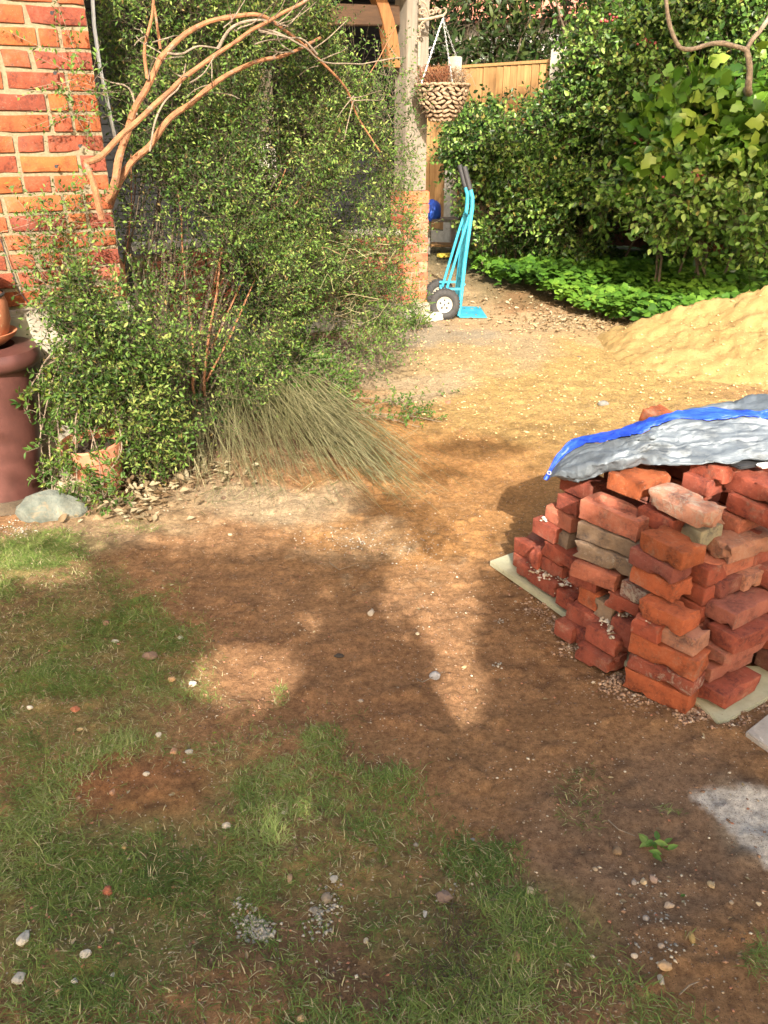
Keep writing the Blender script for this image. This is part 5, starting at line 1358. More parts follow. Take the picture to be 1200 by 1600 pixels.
# ferns / sumac leaves behind the hand truck
fr = thing('fern', 'small fern-like plant with dark green fronds just behind the hand truck grips', 'plant', tuple(ground_at(752, 395)))
FP, FD, FN, FL = [], [], [], []
for a in range(12):
    an = rr.uniform(0, 6.28); ln = rr.uniform(.35, .6); d0 = Vector((math.cos(an), math.sin(an) - .2, 0))
    for k in range(14):
        t = (k + 1) / 14; p = d0 * ln * t + Vector((0, 0, .62 + .25 * math.sin(t * 2.4) - .15 * t))
        for s in (-1, 1):
            sd_ = Vector((-d0.y, d0.x, 0)) * s; FP.append(tuple(p)); FD.append(tuple(sd_ * .9 + d0 * .4)); FN.append((0, 0, 1)); FL.append(.11 * (1 - .6 * t))
FL = np.array(FL); fo = leaf_obj('fronds', np.array(FP), np.array(FD), np.array(FN) + rng.normal(size=(len(FP), 3)) * .15, FL, FL * .28, 'long', M['ivyleaf'], .35 + .3 * rng.random(len(FP)), fr); fo['kind'] = 'stuff'
limb('stem', [Vector((0, 0, 0)), Vector((.02, 0, .35)), Vector((0, 0, .68))], .012, .006, M['barkdark'], fr, 6)

# ------------------------------------------------------------------ ivy ground cover
def inpoly(px, py, poly):
    r = np.zeros(len(px), bool); n = len(poly)
    for i in range(n):
        x1, y1 = poly[i]; x2, y2 = poly[(i + 1) % n]
        c = ((y1 > py) != (y2 > py)) & (px < (x2 - x1) * (py - y1) / (y2 - y1 + 1e-9) + x1); r ^= c
    return r
ivpoly = [(722, 402), (735, 438), (800, 462), (860, 478), (905, 498), (960, 514), (1010, 530), (1070, 535), (1150, 520), (1230, 500), (1300, 460), (1200, 395), (1000, 385), (860, 392), (780, 388)]
m = 95000; X = rng.uniform(.5, 8, m); Y = rng.uniform(6.6, 13, m); px, py = px_of(X, Y)
w = (fbm(X * 2.5, Y * 2.5, 3, 91) - .5) * 26
ok = inpoly(px + w, py + w * .5, ivpoly)
pr = np.where(fbm(X * 1.6, Y * 1.6, 3, 92) > .36, 1, .35); ok &= rng.random(m) < pr
X, Y = X[ok][:17000], Y[ok][:17000]
hgt = .06 + .38 * fbm(X * 1.4, Y * 1.4, 3, 93) * rng.random(len(X)) ** .5 + np.maximum(0, heap(X, Y)) * 0
P = np.column_stack([X, Y, hgt]); n = len(P)
D = unit(np.column_stack([rng.normal(size=n), rng.normal(size=n) - .5, rng.normal(size=n) * .25 - .1])); Nn = unit(np.column_stack([rng.normal(size=n) * .35, rng.normal(size=n) * .35 - .25, np.ones(n)]))
sz = .045 + .05 * rng.random(n)
iv = leaf_obj('ivy_ground_cover', P, D, Nn, sz, sz * .95, 'ivy', M['ivyleaf'], np.clip(.58 + (fbm(X * 1.2, Y * 1.2, 3, 94) - .5) * .8 + rng.normal(size=n) * .14, .05, .93))
tag(iv, 'bright green ivy carpeting the ground between the path and the shrubs', 'ivy', kind='stuff')

# ------------------------------------------------------------------ trees beyond the fence
def tree(label, px, Y, h, w, n, seed, mat, shape='long', L=.16, W=.045, tint=.3, base_z=1.6, trunk=.07):
    g = depth_at(px, 200, Y); t = thing('tree', label, 'tree', (g.x, Y, 0), 0, 'trees beyond the fence')
    bl_ = [(Vector((rr.uniform(-.5, .5) * w, rr.uniform(-.4, .4) * w, base_z + (h - base_z) * k)), (w * .6, w * .5, (h - base_z) * .22), 1) for k in (.08, .3, .52, .74, .92)]
    P, O = blob_points(bl_, n, .5, (1.1, .46), seed)
    sprigs(P, O, .5, 8, L, W, shape, mat, M['barkdark'], 'crown', t, up=-.1, tint0=tint, tvar=.4, stem_r=.004, seed=seed, droop=.8, kind='stuff')
    limb('trunk', [Vector((0, 0, 0)), Vector((.1, 0, h * .4)), Vector((-.05, 0, h * .9))], trunk, trunk * .35, M['barkdark'], t, 8, .05)
    for i in range(5):
        z0 = h * (.25 + .12 * i); e = Vector((rr.uniform(-1, 1) * w * .7, rr.uniform(-.4, .4) * w, z0 + h * .22))
        limb('limb', [Vector((.05, 0, z0)), Vector((e.x * .5, e.y * .5, z0 + h * .08)), e], trunk * .4, .01, M['barkdark'], t, 6, .05)
tree('dark bamboo-like tree behind the fence above the hanging basket', 715, 15.5, 7, 1.1, 620, 31, M['darkleaf'])
tree('slender dark tree with yellow stems behind the fence, left of the red roof', 762, 14.6, 7, .8, 700, 32, M['darkleaf'], trunk=.04, tint=.42)
tree('leafy tree behind the fence in front of the pale house', 860, 15.5, 6.5, 1.2, 900, 33, M['darkleaf'], 'oval', .11, .06, .5)
tree('dense dark tree rising beyond the second fence post', 950, 13.8, 7.5, 1.5, 900, 34, M['roseleaf'], 'oval', .11, .06, .4, 2.0)
tree('large dark tree filling the far right corner beyond the fence', 1110, 12.6, 7.5, 2.0, 1100, 35, M['roseleaf'], 'oval', .11, .06, .4, 1.2)
tree('dark tree behind the shed cladding, seen above the big shrub', 520, 14.5, 7.5, 1.6, 900, 36, M['darkleaf'], 'oval', .12, .06, .35, 1.0)
tree('dark tree between the porch roof and the hanging basket', 640, 16.0, 7.5, 1.2, 620, 37, M['darkleaf'], 'long', .16, .045, .3, 1.5)
tree('yellowish tree far right behind the hawthorn', 1220, 12.0, 7, 1.6, 700, 38, M['roseleaf'], 'oval', .11, .06, .5, 1.0)
# ================================================================== SMALL THINGS ON THE GROUND
def zg(x, y): return ground_z(x, y)
PEB = [ # px, py, size px (w,h), colour, label
 (580, 963, 14, 18, (.55,.5,.44), 'pale triangular stone chip in the photographer\'s head shadow'),
 (680, 1058, 22, 20, (.36,.37,.42), 'blue-grey slate chip beside a small twig in the middle of the path'),
 (530, 1027, 20, 12, (.05,.04,.035), 'dark charred clod on the path left of the head shadow'),
 (564, 1096, 11, 8, (.52,.44,.36), 'small pale oval pebble low in the middle of the path'),
 (652, 994, 8, 9, (.6,.54,.42), 'small cream pebble right beside the edge of the head shadow'),
 (725, 1041, 10, 7, (.5,.38,.22), 'flat tan chip right of the slate chip'),
 (282, 998, 14, 8, (.75,.74,.7), 'white plastic-looking chip at the grass edge on the left'),
 (180, 1005, 16, 8, (.5,.5,.46), 'pale bent chip lying in the grass left of the white chip'),
 (270, 1066, 15, 13, (.55,.36,.2), 'tan angular stone left of the lit patch of soil'),
 (301, 1075, 18, 14, (.66,.64,.6), 'crumbly white mortar lump beside the tan angular stone'),
 (118, 1113, 18, 14, (.5,.19,.11), 'pair of orange brick crumbs in the grass'),
 (126, 1142, 14, 10, (.55,.43,.26), 'yellowish stone just below the orange brick crumbs in the grass'),
 (234, 1030, 30, 22, (.25,.17,.13), 'smooth brown half-buried stone in the grass left of centre'),
 (166, 976, 16, 13, (.3,.18,.12), 'brown stone half sunk in the grass below the dry edge'),
 (48, 1108, 12, 9, (.72,.71,.68), 'white pebble pair in the grass at the far left'),
 (248, 1152, 12, 12, (.62,.6,.55), 'white crumb above the bare patch in the grass'),
 (272, 1176, 18, 12, (.5,.3,.2), 'flat pinkish stone above the bare patch in the grass'),
 (296, 1176, 15, 12, (.45,.45,.45), 'grey stone beside the flat pinkish one above the bare patch'),
 (229, 1213, 14, 11, (.66,.62,.55), 'white stone at the top of the bare patch'),
 (176, 1236, 13, 14, (.5,.3,.2), 'pinkish pebble at the left of the bare patch'),
 (194, 1320, 10, 13, (.55,.4,.18), 'ochre stone below the bare patch'),
 (354, 1292, 18, 15, (.66,.6,.52), 'white crumbly lump right of the bare patch'),
 (168, 1388, 22, 17, (.38,.13,.075), 'flat red brick crumb in the lower left grass'),
 (38, 1462, 24, 32, (.60,.60,.58), 'large white mortar lump at the lower left edge of the grass'),
 (134, 1493, 22, 18, (.60,.60,.57), 'rough white mortar lump right of the large one in the lower left'),
 (116, 1528, 15, 12, (.62,.62,.6), 'round white mortar lump below the rough one in the lower left'),
 (28, 1525, 30, 20, (.5,.5,.48), 'grey mortar crumbs at the very lower left'),
 (90, 1545, 16, 13, (.5,.36,.24), 'pinkish stone under the round white lump in the lower left'),
 (176, 1518, 9, 13, (.6,.58,.54), 'small white chip standing in the grass near the bottom left'),
 (453, 1376, 15, 19, (.58,.4,.26), 'pale orange triangular stone below the lit triangle of grass'),
 (444, 1272, 12, 9, (.6,.57,.5), 'white pebble inside the lit triangle of grass'),
 (511, 1405, 20, 22, (.27,.23,.19), 'smooth brown-grey stone among grey crumbs in the lower middle'),
 (492, 1426, 16, 16, (.25,.24,.23), 'dark grey stone just below the smooth brown-grey one'),
 (522, 1382, 17, 14, (.45,.45,.44), 'light grey crumbly stone above the smooth brown-grey one'),
 (472, 1596, 20, 18, (.55,.4,.24), 'round yellowish-tan pebble at the bottom edge'),
 (693, 1405, 32, 26, (.28,.2,.17), 'large flat brownish stone half buried in the grass at the lower middle'),
 (664, 1430, 11, 13, (.62,.6,.58), 'small white stone left of the large flat brownish one'),
 (650, 1318, 11, 10, (.34,.31,.28), 'grey pebble at the upper edge of the thick grass tuft'),
 (738, 1311, 12, 7, (.33,.34,.38), 'bluish oval pebble on the soil above the thick grass tuft'),
 (572, 1474, 11, 10, (.6,.54,.44), 'pale cream crumb in the lower middle grass'),
 (963, 1330, 20, 18, (.24,.17,.11), 'round brown clod with a hole on the soil at the lower right'),
 (930, 1361, 10, 10, (.36,.29,.22), 'small grey-brown pebble left of the round brown clod'),
 (829, 1391, 20, 16, (.62,.52,.34), 'cream-yellow angular stone on the soil at the edge of the grass'),
 (1020, 1375, 16, 19, (.5,.36,.3), 'pinkish stone in the row of stones at the lower right'),
 (1006, 1382, 13, 13, (.6,.48,.32), 'yellow-white pebble beside the pinkish stone at the lower right'),
 (990, 1380, 12, 14, (.38,.34,.32), 'grey pebble left of the yellow-white one at the lower right'),
 (1044, 1418, 22, 13, (.56,.44,.34), 'elongated pale pink pebble at the lower right'),
 (1009, 1440, 13, 13, (.42,.38,.36), 'round grey-white pebble in a dark hollow at the lower right'),
 (1078, 1470, 12, 26, (.5,.36,.14), 'long ochre stone at the lower right'),
 (1032, 1484, 18, 9, (.6,.48,.38), 'flat cream pebble above the big pale stone at the lower right'),
 (991, 1497, 14, 11, (.62,.55,.48), 'small white angular stone left of the big pale stone at the lower right'),
 (1036, 1517, 27, 21, (.55,.4,.26), 'big pale orange-tan stone at the lower right'),
 (1031, 1538, 17, 18, (.45,.42,.38), 'grey-white stone touching the big pale one at the lower right'),
 (1110, 1391, 14, 18, (.5,.4,.26), 'pale buff stone beside the lit patch of soil at the right'),
 (1140, 1418, 9, 9, (.4,.34,.28), 'small round grey pebble near the right edge'),
 (807, 1499, 15, 22, (.33,.22,.12), 'brown oval leaf-like stone in the grass near the bottom'),
 (1185, 1416, 12, 8, (.62,.52,.38), 'cream chip at the right edge inside the lit patch'),
 (965, 1052, 14, 9, (.3,.25,.17), 'brown stone wedged against the foot of the brick stack'),
 (815, 918, 12, 9, (.33,.13,.08), 'small red brick crumb beside the board of the stack'),
 (806, 938, 7, 5, (.5,.42,.34), 'tiny pale chip on the soil by the board of the stack'),
 (180, 720, 10, 7, (.5,.42,.3), 'pale stone among the dead leaves under the shrub'),
 (350, 783, 12, 9, (.14,.09,.06), 'dark brown clod at the edge of the cut stems'),
 (700, 629, 16, 10, (.3,.15,.1), 'reddish brown stone lying on the sandy path'),
 (942, 636, 22, 14, (.22,.23,.24), 'grey slate piece lying on the edge of the sand'),
 (905, 559, 9, 5, (.12,.09,.06), 'dark clod lying in the sand by the ivy'),
 (360, 836, 12, 6, (.6,.5,.36), 'pale flat chip on the lit soil below the cut stems'),
]
peb_m = {}
for i, (px, py, w_, h_, c_, lab) in enumerate(PEB):
    key = tuple(round(v, 2) for v in c_)
    if key not in peb_m: peb_m[key] = rough_mat('pebble', tuple(v * .5 * q_ for v, q_ in zip(c_, (1, .92, .80))), tuple(min(.8, v * .82 * q_) for v, q_ in zip(c_, (1, .92, .80))), 55, .85, .5, .002)
    g = ground_at(px, py); f = g.y * cP + CAMH * sP; s = f / FPX
    wz = w_ * s / 2 * .9; dz_ = h_ * s / 2 * 1.0
    rock('pebble', (g.x, g.y, zg(g.x, g.y) + min(wz, dz_) * .25), (wz, dz_, min(wz, dz_) * .75), i + 20, peb_m[key], lab, rr.uniform(-.3, .3), 'pebble', 'loose stones on the ground', sub=2, sharp=.5)

# crushed grit and crumbs: too many to count
def scatter(name, X, Y, S, mat_stops, label, cat='grit', zoff=0.0, Zs=None, squash=.6):
    T = np.array([(1, 0, 0), (-.9, .1, 0), (.1, 1, .1), (0, -.9, 0), (.1, .1, .9), (0, 0, -.6)]); Fc = [(0, 2, 4), (2, 1, 4), (1, 3, 4), (3, 0, 4), (2, 0, 5), (1, 2, 5), (3, 1, 5), (0, 3, 5)]
    n = len(X); a = rng.random(n) * 6.283; ca, sa = np.cos(a), np.sin(a)
    Tj = T[None] * (1 + rng.normal(size=(n, 6, 3)) * .22); Tj[..., 0] *= (.8 + .7 * rng.random(n))[:, None]; Tj[..., 2] *= squash
    x = (Tj[..., 0] * ca[:, None] - Tj[..., 1] * sa[:, None]) * S[:, None] + X[:, None]; y = (Tj[..., 0] * sa[:, None] + Tj[..., 1] * ca[:, None]) * S[:, None] + Y[:, None]
    zb = relief(X, Y) + zoff if Zs is None else Zs
    z = Tj[..., 2] * S[:, None] + zb[:, None] + S[:, None] * .25
    V = np.stack([x, y, z], -1).reshape(-1, 3); F = ((np.arange(n) * 6)[:, None, None] + np.array(Fc)[None]).reshape(-1, 3)
    m_, nt, b, o = new_mat(name); at = N(nt, 'ShaderNodeAttribute', attribute_name='tint')
    nt.links.new(ramp(nt, at.outputs['Fac'], mat_stops), b.inputs['Base Color']); b.inputs['Roughness'].default_value = .9
    tag(put(name, np_mesh(name, V, F, [m_], False, np.repeat(rng.random(n), 6))), label, cat, kind='stuff')
n = 22000; X = rng.uniform(-2.1, 2.4, n); Y = .75 + 4.6 * rng.random(n) ** 1.3
S = .0012 + .0034 * rng.random(n) ** 3.5
scatter('soil_crumbs', X, Y, S * 1.3, [(0, (.13, .075, .045)), (.5, (.22, .13, .08)), (.8, (.30, .17, .10)), (1, (.36, .14, .08))], 'small crumbs of brown soil scattered over the whole bare ground')
n = 6500; X = rng.uniform(-2.0, 2.2, n); Y = .75 + 4.2 * rng.random(n) ** 1.1; ok = rng.random(n) < .35 + .65 * (fbm(X * 2, Y * 2, 3, 111) > .5); X, Y = X[ok], Y[ok]; S = .0013 + .0042 * rng.random(len(X)) ** 4
scatter('stone_grit', X, Y, S, [(0, (.28, .21, .14)), (.5, (.42, .34, .24)), (1, (.56, .49, .38))], 'pale stone grit scattered over the soil and lawn')
# clusters of grey mortar crumbs
cX, cY, cS = [], [], []
for (x, y, n_, sx, sy, s0) in ((396, 1450, 150, 28, 20, .0042), (372, 1425, 40, 12, 14, .0035), (498, 1440, 70, 16, 26, .004), (520, 1405, 40, 12, 20, .0035), (412, 1462, 60, 12, 10, .005), (700, 1395, 14, 20, 10, .003), (545, 840, 140, 60, 18, .0035), (650, 850, 90, 60, 30, .003), (1000, 1400, 50, 60, 40, .003), (1040, 1470, 60, 60, 40, .003), (780, 970, 14, 8, 5, .004), (775, 1040, 14, 9, 5, .004), (20, 820, 60, 20, 12, .004), (40, 835, 40, 20, 10, .003)):
    for _ in range(n_):
        g = ground_at(rr.gauss(x, sx * .6), rr.gauss(y, sy * .6)); cX.append(g.x); cY.append(g.y); cS.append(s0 * rr.uniform(.4, 1.5))
scatter('mortar_crumbs', np.array(cX), np.array(cY), np.array(cS), [(0, (.22, .20, .165)), (.6, (.34, .31, .26)), (1, (.48, .42, .33))], 'clusters of pale grey mortar crumbs lying in the grass and on the path', squash=.8)
# soil and rubble at the foot of the stack and fallen on its ledges
cX, cY, cS = [], [], []
for (x, y, n_, sx, sy, s0) in ((900, 1010, 160, 26, 14, .006), (870, 975, 120, 24, 14, .005), (840, 950, 120, 26, 12, .005), (960, 1068, 160, 26, 16, .006), (1010, 1095, 140, 40, 14, .005), (1070, 1125, 120, 26, 12, .005), (1110, 1118, 140, 22, 12, .006), (1150, 1135, 80, 24, 12, .004), (820, 905, 60, 16, 8, .005), (1190, 1105, 60, 14, 12, .005)):
    for _ in range(n_):
        g = ground_at(rr.gauss(x, sx * .6), rr.gauss(y, sy * .6)); cX.append(g.x); cY.append(g.y); cS.append(s0 * rr.uniform(.3, 1.6))
scatter('rubble_edge', np.array(cX), np.array(cY), np.array(cS), [(0, (.16, .09, .055)), (.5, (.26, .17, .11)), (.85, (.36, .22, .14)), (1, (.5, .42, .33))], 'crumbled soil and brick bits along the foot of the brick stack', squash=.8)
cX, cY, cZ, cS = [], [], [], []
for (x, y, z, n_, sx, sy, s0) in ((852, 893, .10, 110, 22, 12, .006), (885, 905, .11, 80, 14, 9, .006), (850, 812, .295, 10, 6, 3, .008), (950, 968, .125, 40, 8, 14, .006), (955, 985, .13, 40, 5, 12, .006), (975, 958, .175, 30, 8, 6, .006), (1020, 968, .265, 20, 14, 4, .003)):
    for _ in range(n_):
        g = ground_at(rr.gauss(x, sx * .6), rr.gauss(y, sy * .6), z); cX.append(g.x); cY.append(g.y); cZ.append(z); cS.append(s0 * rr.uniform(.3, 1.5))
scatter('ledge_rubble', np.array(cX), np.array(cY), np.array(cS), [(0, (.2, .13, .08)), (.5, (.36, .28, .2)), (1, (.6, .54, .46))], 'mortar bits and soil fallen onto the ledges of the brick stack', Zs=np.array(cZ), squash=.8)
# sand grains / clods by the heap
n = 5000; X = rng.uniform(.2, 4.2, n); Y = rng.uniform(4.2, 7.4, n); S = .002 + .011 * rng.random(n) ** 4
scatter('sand_clods', X, Y, S, [(0, (.30, .18, .09)), (.5, (.52, .35, .16)), (1, (.68, .5, .24))], 'small clods of sand scattered round the foot of the heap', Zs=np.maximum(relief(X, Y), heap(X, Y) + relief(X, Y) * .0 + .004))

# ------------------------------------------------------------------ leaf litter
def litter(name, pts, L, mat, label, z=.006, shape='dry', lift=.5):
    P = np.array(pts); n = len(P); P[:, 2] += relief(P[:, 0], P[:, 1]) + z
    D = unit(np.column_stack([rng.normal(size=n), rng.normal(size=n), rng.normal(size=n) * lift * .5])); Nn = unit(np.column_stack([rng.normal(size=n) * lift, rng.normal(size=n) * lift, np.ones(n)]))
    s = L * (.5 + rng.random(n)); o = leaf_obj(name, P, D, Nn, s, s * (.4 + .3 * rng.random(n)), shape, mat, rng.random(n))
    tag(o, label, 'dead leaves', kind='stuff')
pts = []
for _ in range(430):
    g = ground_at(rr.gauss(205, 42), min(822, rr.gauss(768, 26))); pts.append((g.x, g.y, rr.random() ** 2 * .05))
for _ in range(160):
    g = ground_at(rr.gauss(300, 60), rr.gauss(745, 14)); pts.append((g.x, g.y, rr.random() * .02))
litter('dead_leaves', pts, .040, M['dryleaf'], 'drift of curled tan dead leaves under the shrub beside the flower pot')
pts = []
for _ in range(300):
    g = ground_at(rr.gauss(800, 75), rr.gauss(478, 14)); pts.append((g.x, g.y, 0))
for _ in range(260):
    g = ground_at(rr.gauss(700, 25), rr.uniform(375, 470)); pts.append((g.x, g.y, 0))
for _ in range(500):
    g = ground_at(rr.gauss(900, 60), rr.gauss(505, 10)); pts.append((g.x, g.y, 0))
litter('leaf_litter', pts, .035, M['dryleaf'], 'brown leaf litter strewn along the ivy and around the hand truck')
pts = []
for _ in range(260):
    g = ground_at(rr.uniform(0, 1200), 820 + 760 * rr.random()); pts.append((g.x, g.y, 0))
litter('straw_bits', pts, .012, M['dryleaf'], 'tiny dry plant bits lying over the soil and grass', .003)
# wilted green leaf clump on the soil
g = ground_at(1020, 1330); wl = thing('wilted_leaves', 'wilted grey-green leaf clump lying on the soil at the lower right', 'leaf clump', (g.x, g.y, zg(g.x, g.y)))
P = np.array([(rr.gauss(0, .014), rr.gauss(0, .010), .006 + rr.random() * .012) for _ in range(13)]); n = len(P)
leaf_obj('leaves', P, unit(np.column_stack([rng.normal(size=n), rng.normal(size=n), .2 * np.ones(n)])), unit(np.column_stack([rng.normal(size=n) * .4, rng.normal(size=n) * .4, np.ones(n)])), np.full(n, .032), np.full(n, .015), 'oval', M['roseleaf'], .55 + .4 * rng.random(n), wl)
for (x, y, lab, c_) in ((476, 1372, 'single bright green fallen leaf beside the pale orange triangular stone', .5), (332, 1152, 'small yellow-green fallen leaf on the soil left of the lit patch', .95), (316, 1053, 'small yellow fallen leaf on the lit patch of soil', 1.0), (1062, 1405, 'small folded grey-green leaf on the soil at the lower right', .2)):
    g = ground_at(x, y); o = leaf_obj('fallen_leaf', np.array([(g.x, g.y, zg(g.x, g.y) + .005)]), np.array([(.9, .3, .05)]), np.array([(0, -.2, 1.)]), np.array([.014]), np.array([.008]), 'oval', M['paleleaf'], np.array([c_])); tag(o, lab, 'leaf', 'single fallen leaves')
for (x0, y0, x1, y1, x2, y2, lab) in ((650, 1062, 660, 1070, 692, 1050, 'short dark twig beside the slate chip'), (515, 878, 530, 892, 556, 882, 'pale forked twig on the path below the cut stems'), (950, 1285, 965, 1300, 992, 1309, 'long straw stalk by the grass tuft on the right'), (1060, 1560, 1075, 1548, 1090, 1540, 'dry stalk near the bottom right')):
    a, b_, c_ = [ground_at(x, y) for x, y in ((x0, y0), (x1, y1), (x2, y2))]
    for q in (a, b_, c_): q.z = zg(q.x, q.y) + .004
    b_.z += .004
    tag(MB().tube([a, b_, c_], [.0018, .0016, .0009], 5).build('dry_twig', M['barkgrey']), lab, 'twig')

# ------------------------------------------------------------------ grass
def gdens(px, py, X, Y):
    main = [(-400, 838), (60, 842), (140, 866), (150, 905), (235, 930), (300, 985), (300, 1050), (350, 1100), (470, 1150), (500, 1128), (560, 1180), (620, 1240), (650, 1290), (720, 1300), (800, 1400), (900, 1470), (960, 1530), (1080, 1600), (1150, 1700), (-400, 1700)]
    w1 = (fbm(X * 6, Y * 6, 3, 121) - .5) * 110; w2 = (fbm(X * 6, Y * 6, 3, 122) - .5) * 70
    j1 = rng.normal(size=len(px)) * 26; j2 = rng.normal(size=len(px)) * 16
    inside = inpoly(px + w1 + j1, py + w2 + j2, main).astype(float)
    patchy = fbm(X * 7, Y * 7, 4, 123); d = inside * (.22 + .72 * sstep(.36, .72, patchy))
    d *= 1 - .93 * (1 - sstep(.6, 1.1, np.hypot((px - 235) / 140, (py - 1240) / 62)))
    d *= 1 - .85 * (1 - sstep(.6, 1.1, np.hypot((px - 300) / 120, (py - 1130) / 35)))
    d *= 1 - .7 * (1 - sstep(.6, 1.1, np.hypot((px - 540) / 90, (py - 1530) / 60)))
    d *= 1 - .6 * (1 - sstep(.6, 1.1, np.hypot((px - 640) / 60, (py - 1380) / 40)))
    d *= 1 - .6 * (1 - sstep(.6, 1.1, np.hypot((px - 80) / 110, (py - 950) / 22)))
    for cx, cy, rx, ry, s in ((910, 1235, 46, 42, .22), (905, 1280, 40, 25, .2), (510, 1165, 40, 34, 1), (1190, 1500, 30, 40, .7), (745, 1345, 80, 42, 1), (790, 1420, 70, 50, .9), (120, 1075, 90, 30, .9), (50, 870, 100, 34, 1), (1050, 1270, 30, 10, .3), (440, 1085, 14, 24, .35), (1075, 1465, 12, 18, .25), (70, 1350, 120, 60, .8), (210, 830, 60, 16, .25), (205, 468, 22, 6, .3), (835, 525, 18, 5, .3)):
        q = 1 - sstep(.5, 1.15, np.hypot((px + w1 * .25 - cx) / rx, (py + w2 * .25 - cy) / ry)); d = np.maximum(d, q * s)
    return d
m = 1300000; X = rng.uniform(-2.2, 1.5, m); Y = .72 + 3.0 * rng.random(m); px, py = px_of(X, Y)
vis = (px > -120) & (px < 1320) & (py < 1720)
X, Y, px, py = X[vis], Y[vis], px[vis], py[vis]
d = gdens(px, py, X, Y); ok = rng.random(len(X)) < d * .50
X, Y, d, px, py = X[ok], Y[ok], d[ok], px[ok], py[ok]
if len(X) > 170000: X, Y, d, px, py = [q[:170000] for q in (X, Y, d, px, py)]
n = len(X); print('grass blades', n)
th = (fbm(X * 5, Y * 5, 3, 131) * 7 + rng.normal(size=n) * 1.5); lean = .35 + .55 * rng.random(n)
ln = (.009 + .022 * rng.random(n)) * (.65 + .5 * d); wd_ = .0005 + .0008 * rng.random(n) ** 1.5
hd = np.column_stack([np.cos(th), np.sin(th), np.zeros(n)]); sdv = np.column_stack([-np.sin(th), np.cos(th), np.zeros(n)])
base = np.column_stack([X, Y, relief(X, Y) - .001])
V = []
for t, wf in ((0, 1), (.4, .95), (.75, .7), (1, 0)):
    p = base + hd * (ln * (lean * t + .55 * t * t))[:, None] + np.array([0, 0, 1]) * (ln * (t * (1.05 - lean * .5) - .62 * t * t * lean))[:, None]
    if wf: V += [p - sdv * (wd_ * wf)[:, None], p + sdv * (wd_ * wf)[:, None]]
    else: V += [p]
V = np.stack(V, 1).reshape(-1, 3); off = (np.arange(n) * 7)[:, None, None]
F4 = (off + np.array([(0, 1, 3, 2), (2, 3, 5, 4)])[None]).reshape(-1, 4); F3 = (off + np.array([(4, 5, 6)])[None]).reshape(-1, 3)
tint = np.clip(.42 + (fbm(X * 4, Y * 4, 3, 132) - .5) * .9 + rng.normal(size=n) * .14, 0, .8); dry = rng.random(n) < (.10 + .25 * (d < .3)); tint = np.where(dry, .86 + .14 * rng.random(n), tint)
tag(put('grass', np_mesh('grass', V, [F4, F3], [M['grass']], False, np.repeat(tint, 7))), 'thin worn lawn grass with dry blades covering the lower left', 'grass', kind='stuff')
# dark matted roots in the grass
def roots():
    g = ground_at(rr.gauss(715, 26), rr.gauss(1505, 38)); a = np.array([g.x, g.y, .008]); d_ = rng.normal(size=2) * .02
    return a, a + np.array([d_[0] * .6, d_[1] * .6, .012]), a + np.array([d_[0], d_[1], 0])
V, F, tt = strands(60, roots, .0007, 4)
tag(put('dead_roots', np_mesh('dead_roots', V, F, [M['barkdark']])), 'tangle of dark dead roots in the grass near the bottom', 'roots', kind='stuff')

# ================================================================== WHAT STANDS BEHIND THE CAMERA AND CASTS THE SHADE
# a garden tree: the sun shines through it from behind, and its crown lies where the shadow on the ground comes from
def shade_density(px, py, X, Yg):
    s = sstep(800, 1010, py + 60 * (fbm(X * 1.4, Yg * 1.4, 3, 141) - .5))
    s = .03 + .97 * s
    def lit(cx, cy, rx, ry, k=1.0):
        nonlocal s
        r = np.hypot((px - cx) / rx, (py - cy) / ry); s = s * (1 - k * (1 - sstep(.80, 1.15, r)))
    def dark(cx, cy, rx, ry, k=.8):
        nonlocal s
        r = np.hypot((px - cx) / rx, (py - cy) / ry); s = np.maximum(s, k * (1 - sstep(.5, 1.15, r)))
    dark(740, 700, 90, 16, .40); dark(690, 740, 50, 16, .35); dark(560, 790, 80, 20, .5); dark(640, 805, 36, 30, .4); dark(240, 900, 180, 60, .85); dark(420, 900, 110, 40, .85); dark(560, 905, 70, 34, .75); dark(800, 900, 60, 60, .8); dark(700, 845, 30, 30, .5)
    dark(100, 1000, 260, 60, 1)
    lit(640, 900, 36, 60, 1); lit(705, 950, 52, 110, 1.15); lit(640, 960, 90, 50, .8); lit(720, 1080, 50, 75, 1.1); lit(500, 960, 40, 40, .6); lit(380, 1060, 95, 62, 1); lit(470, 1020, 60, 60, .7); lit(50, 890, 110, 32, 1); lit(300, 850, 70, 24, .8); lit(590, 850, 60, 20, .7); lit(450, 800, 110, 40, .9); lit(760, 850, 70, 50, .9)
    s = np.where(inpoly(px, py, [(400, 1225), (540, 1225), (540, 1345), (452, 1345), (402, 1262)]), 0, s); lit(1170, 1425, 60, 40, .8); lit(980, 1345, 40, 22, .35)
    return np.clip(s, 0, 1)
shade = thing('garden_tree', 'leafy garden tree standing behind the photographer and shading the near ground', 'tree', (1.3, -3.6, 0)); shv = np.array([1.3, -3.6, 0])
m = 640000; X = rng.uniform(-2.6, 3.4, m); Yg = rng.uniform(.1, 4.6, m); px, py = px_of(X, Yg)
py = np.minimum(py, 2200)
dn = shade_density(px, py, X, Yg)
right = sstep(.55, .75, X) * sstep(3.15, 2.85, Yg - (X - .6) * .05)          # the brick stack stands in the shade
dn = np.maximum(dn, right * .92 * (fbm(X * 3, Yg * 3, 3, 143) > .30))
lits = sstep(.8, .9, X) * 0
ok = rng.random(m) < dn * .34
X, Yg = X[ok], Yg[ok]; n = len(X); print('shade leaves', n)
s = rng.uniform(3.0, 5.4, n) + np.clip(Yg - 1.7, 0, 3) * 1.0
ts = np.array(TO_SUN); P = np.column_stack([X, Yg, np.zeros(n)]) + ts * s[:, None] - shv
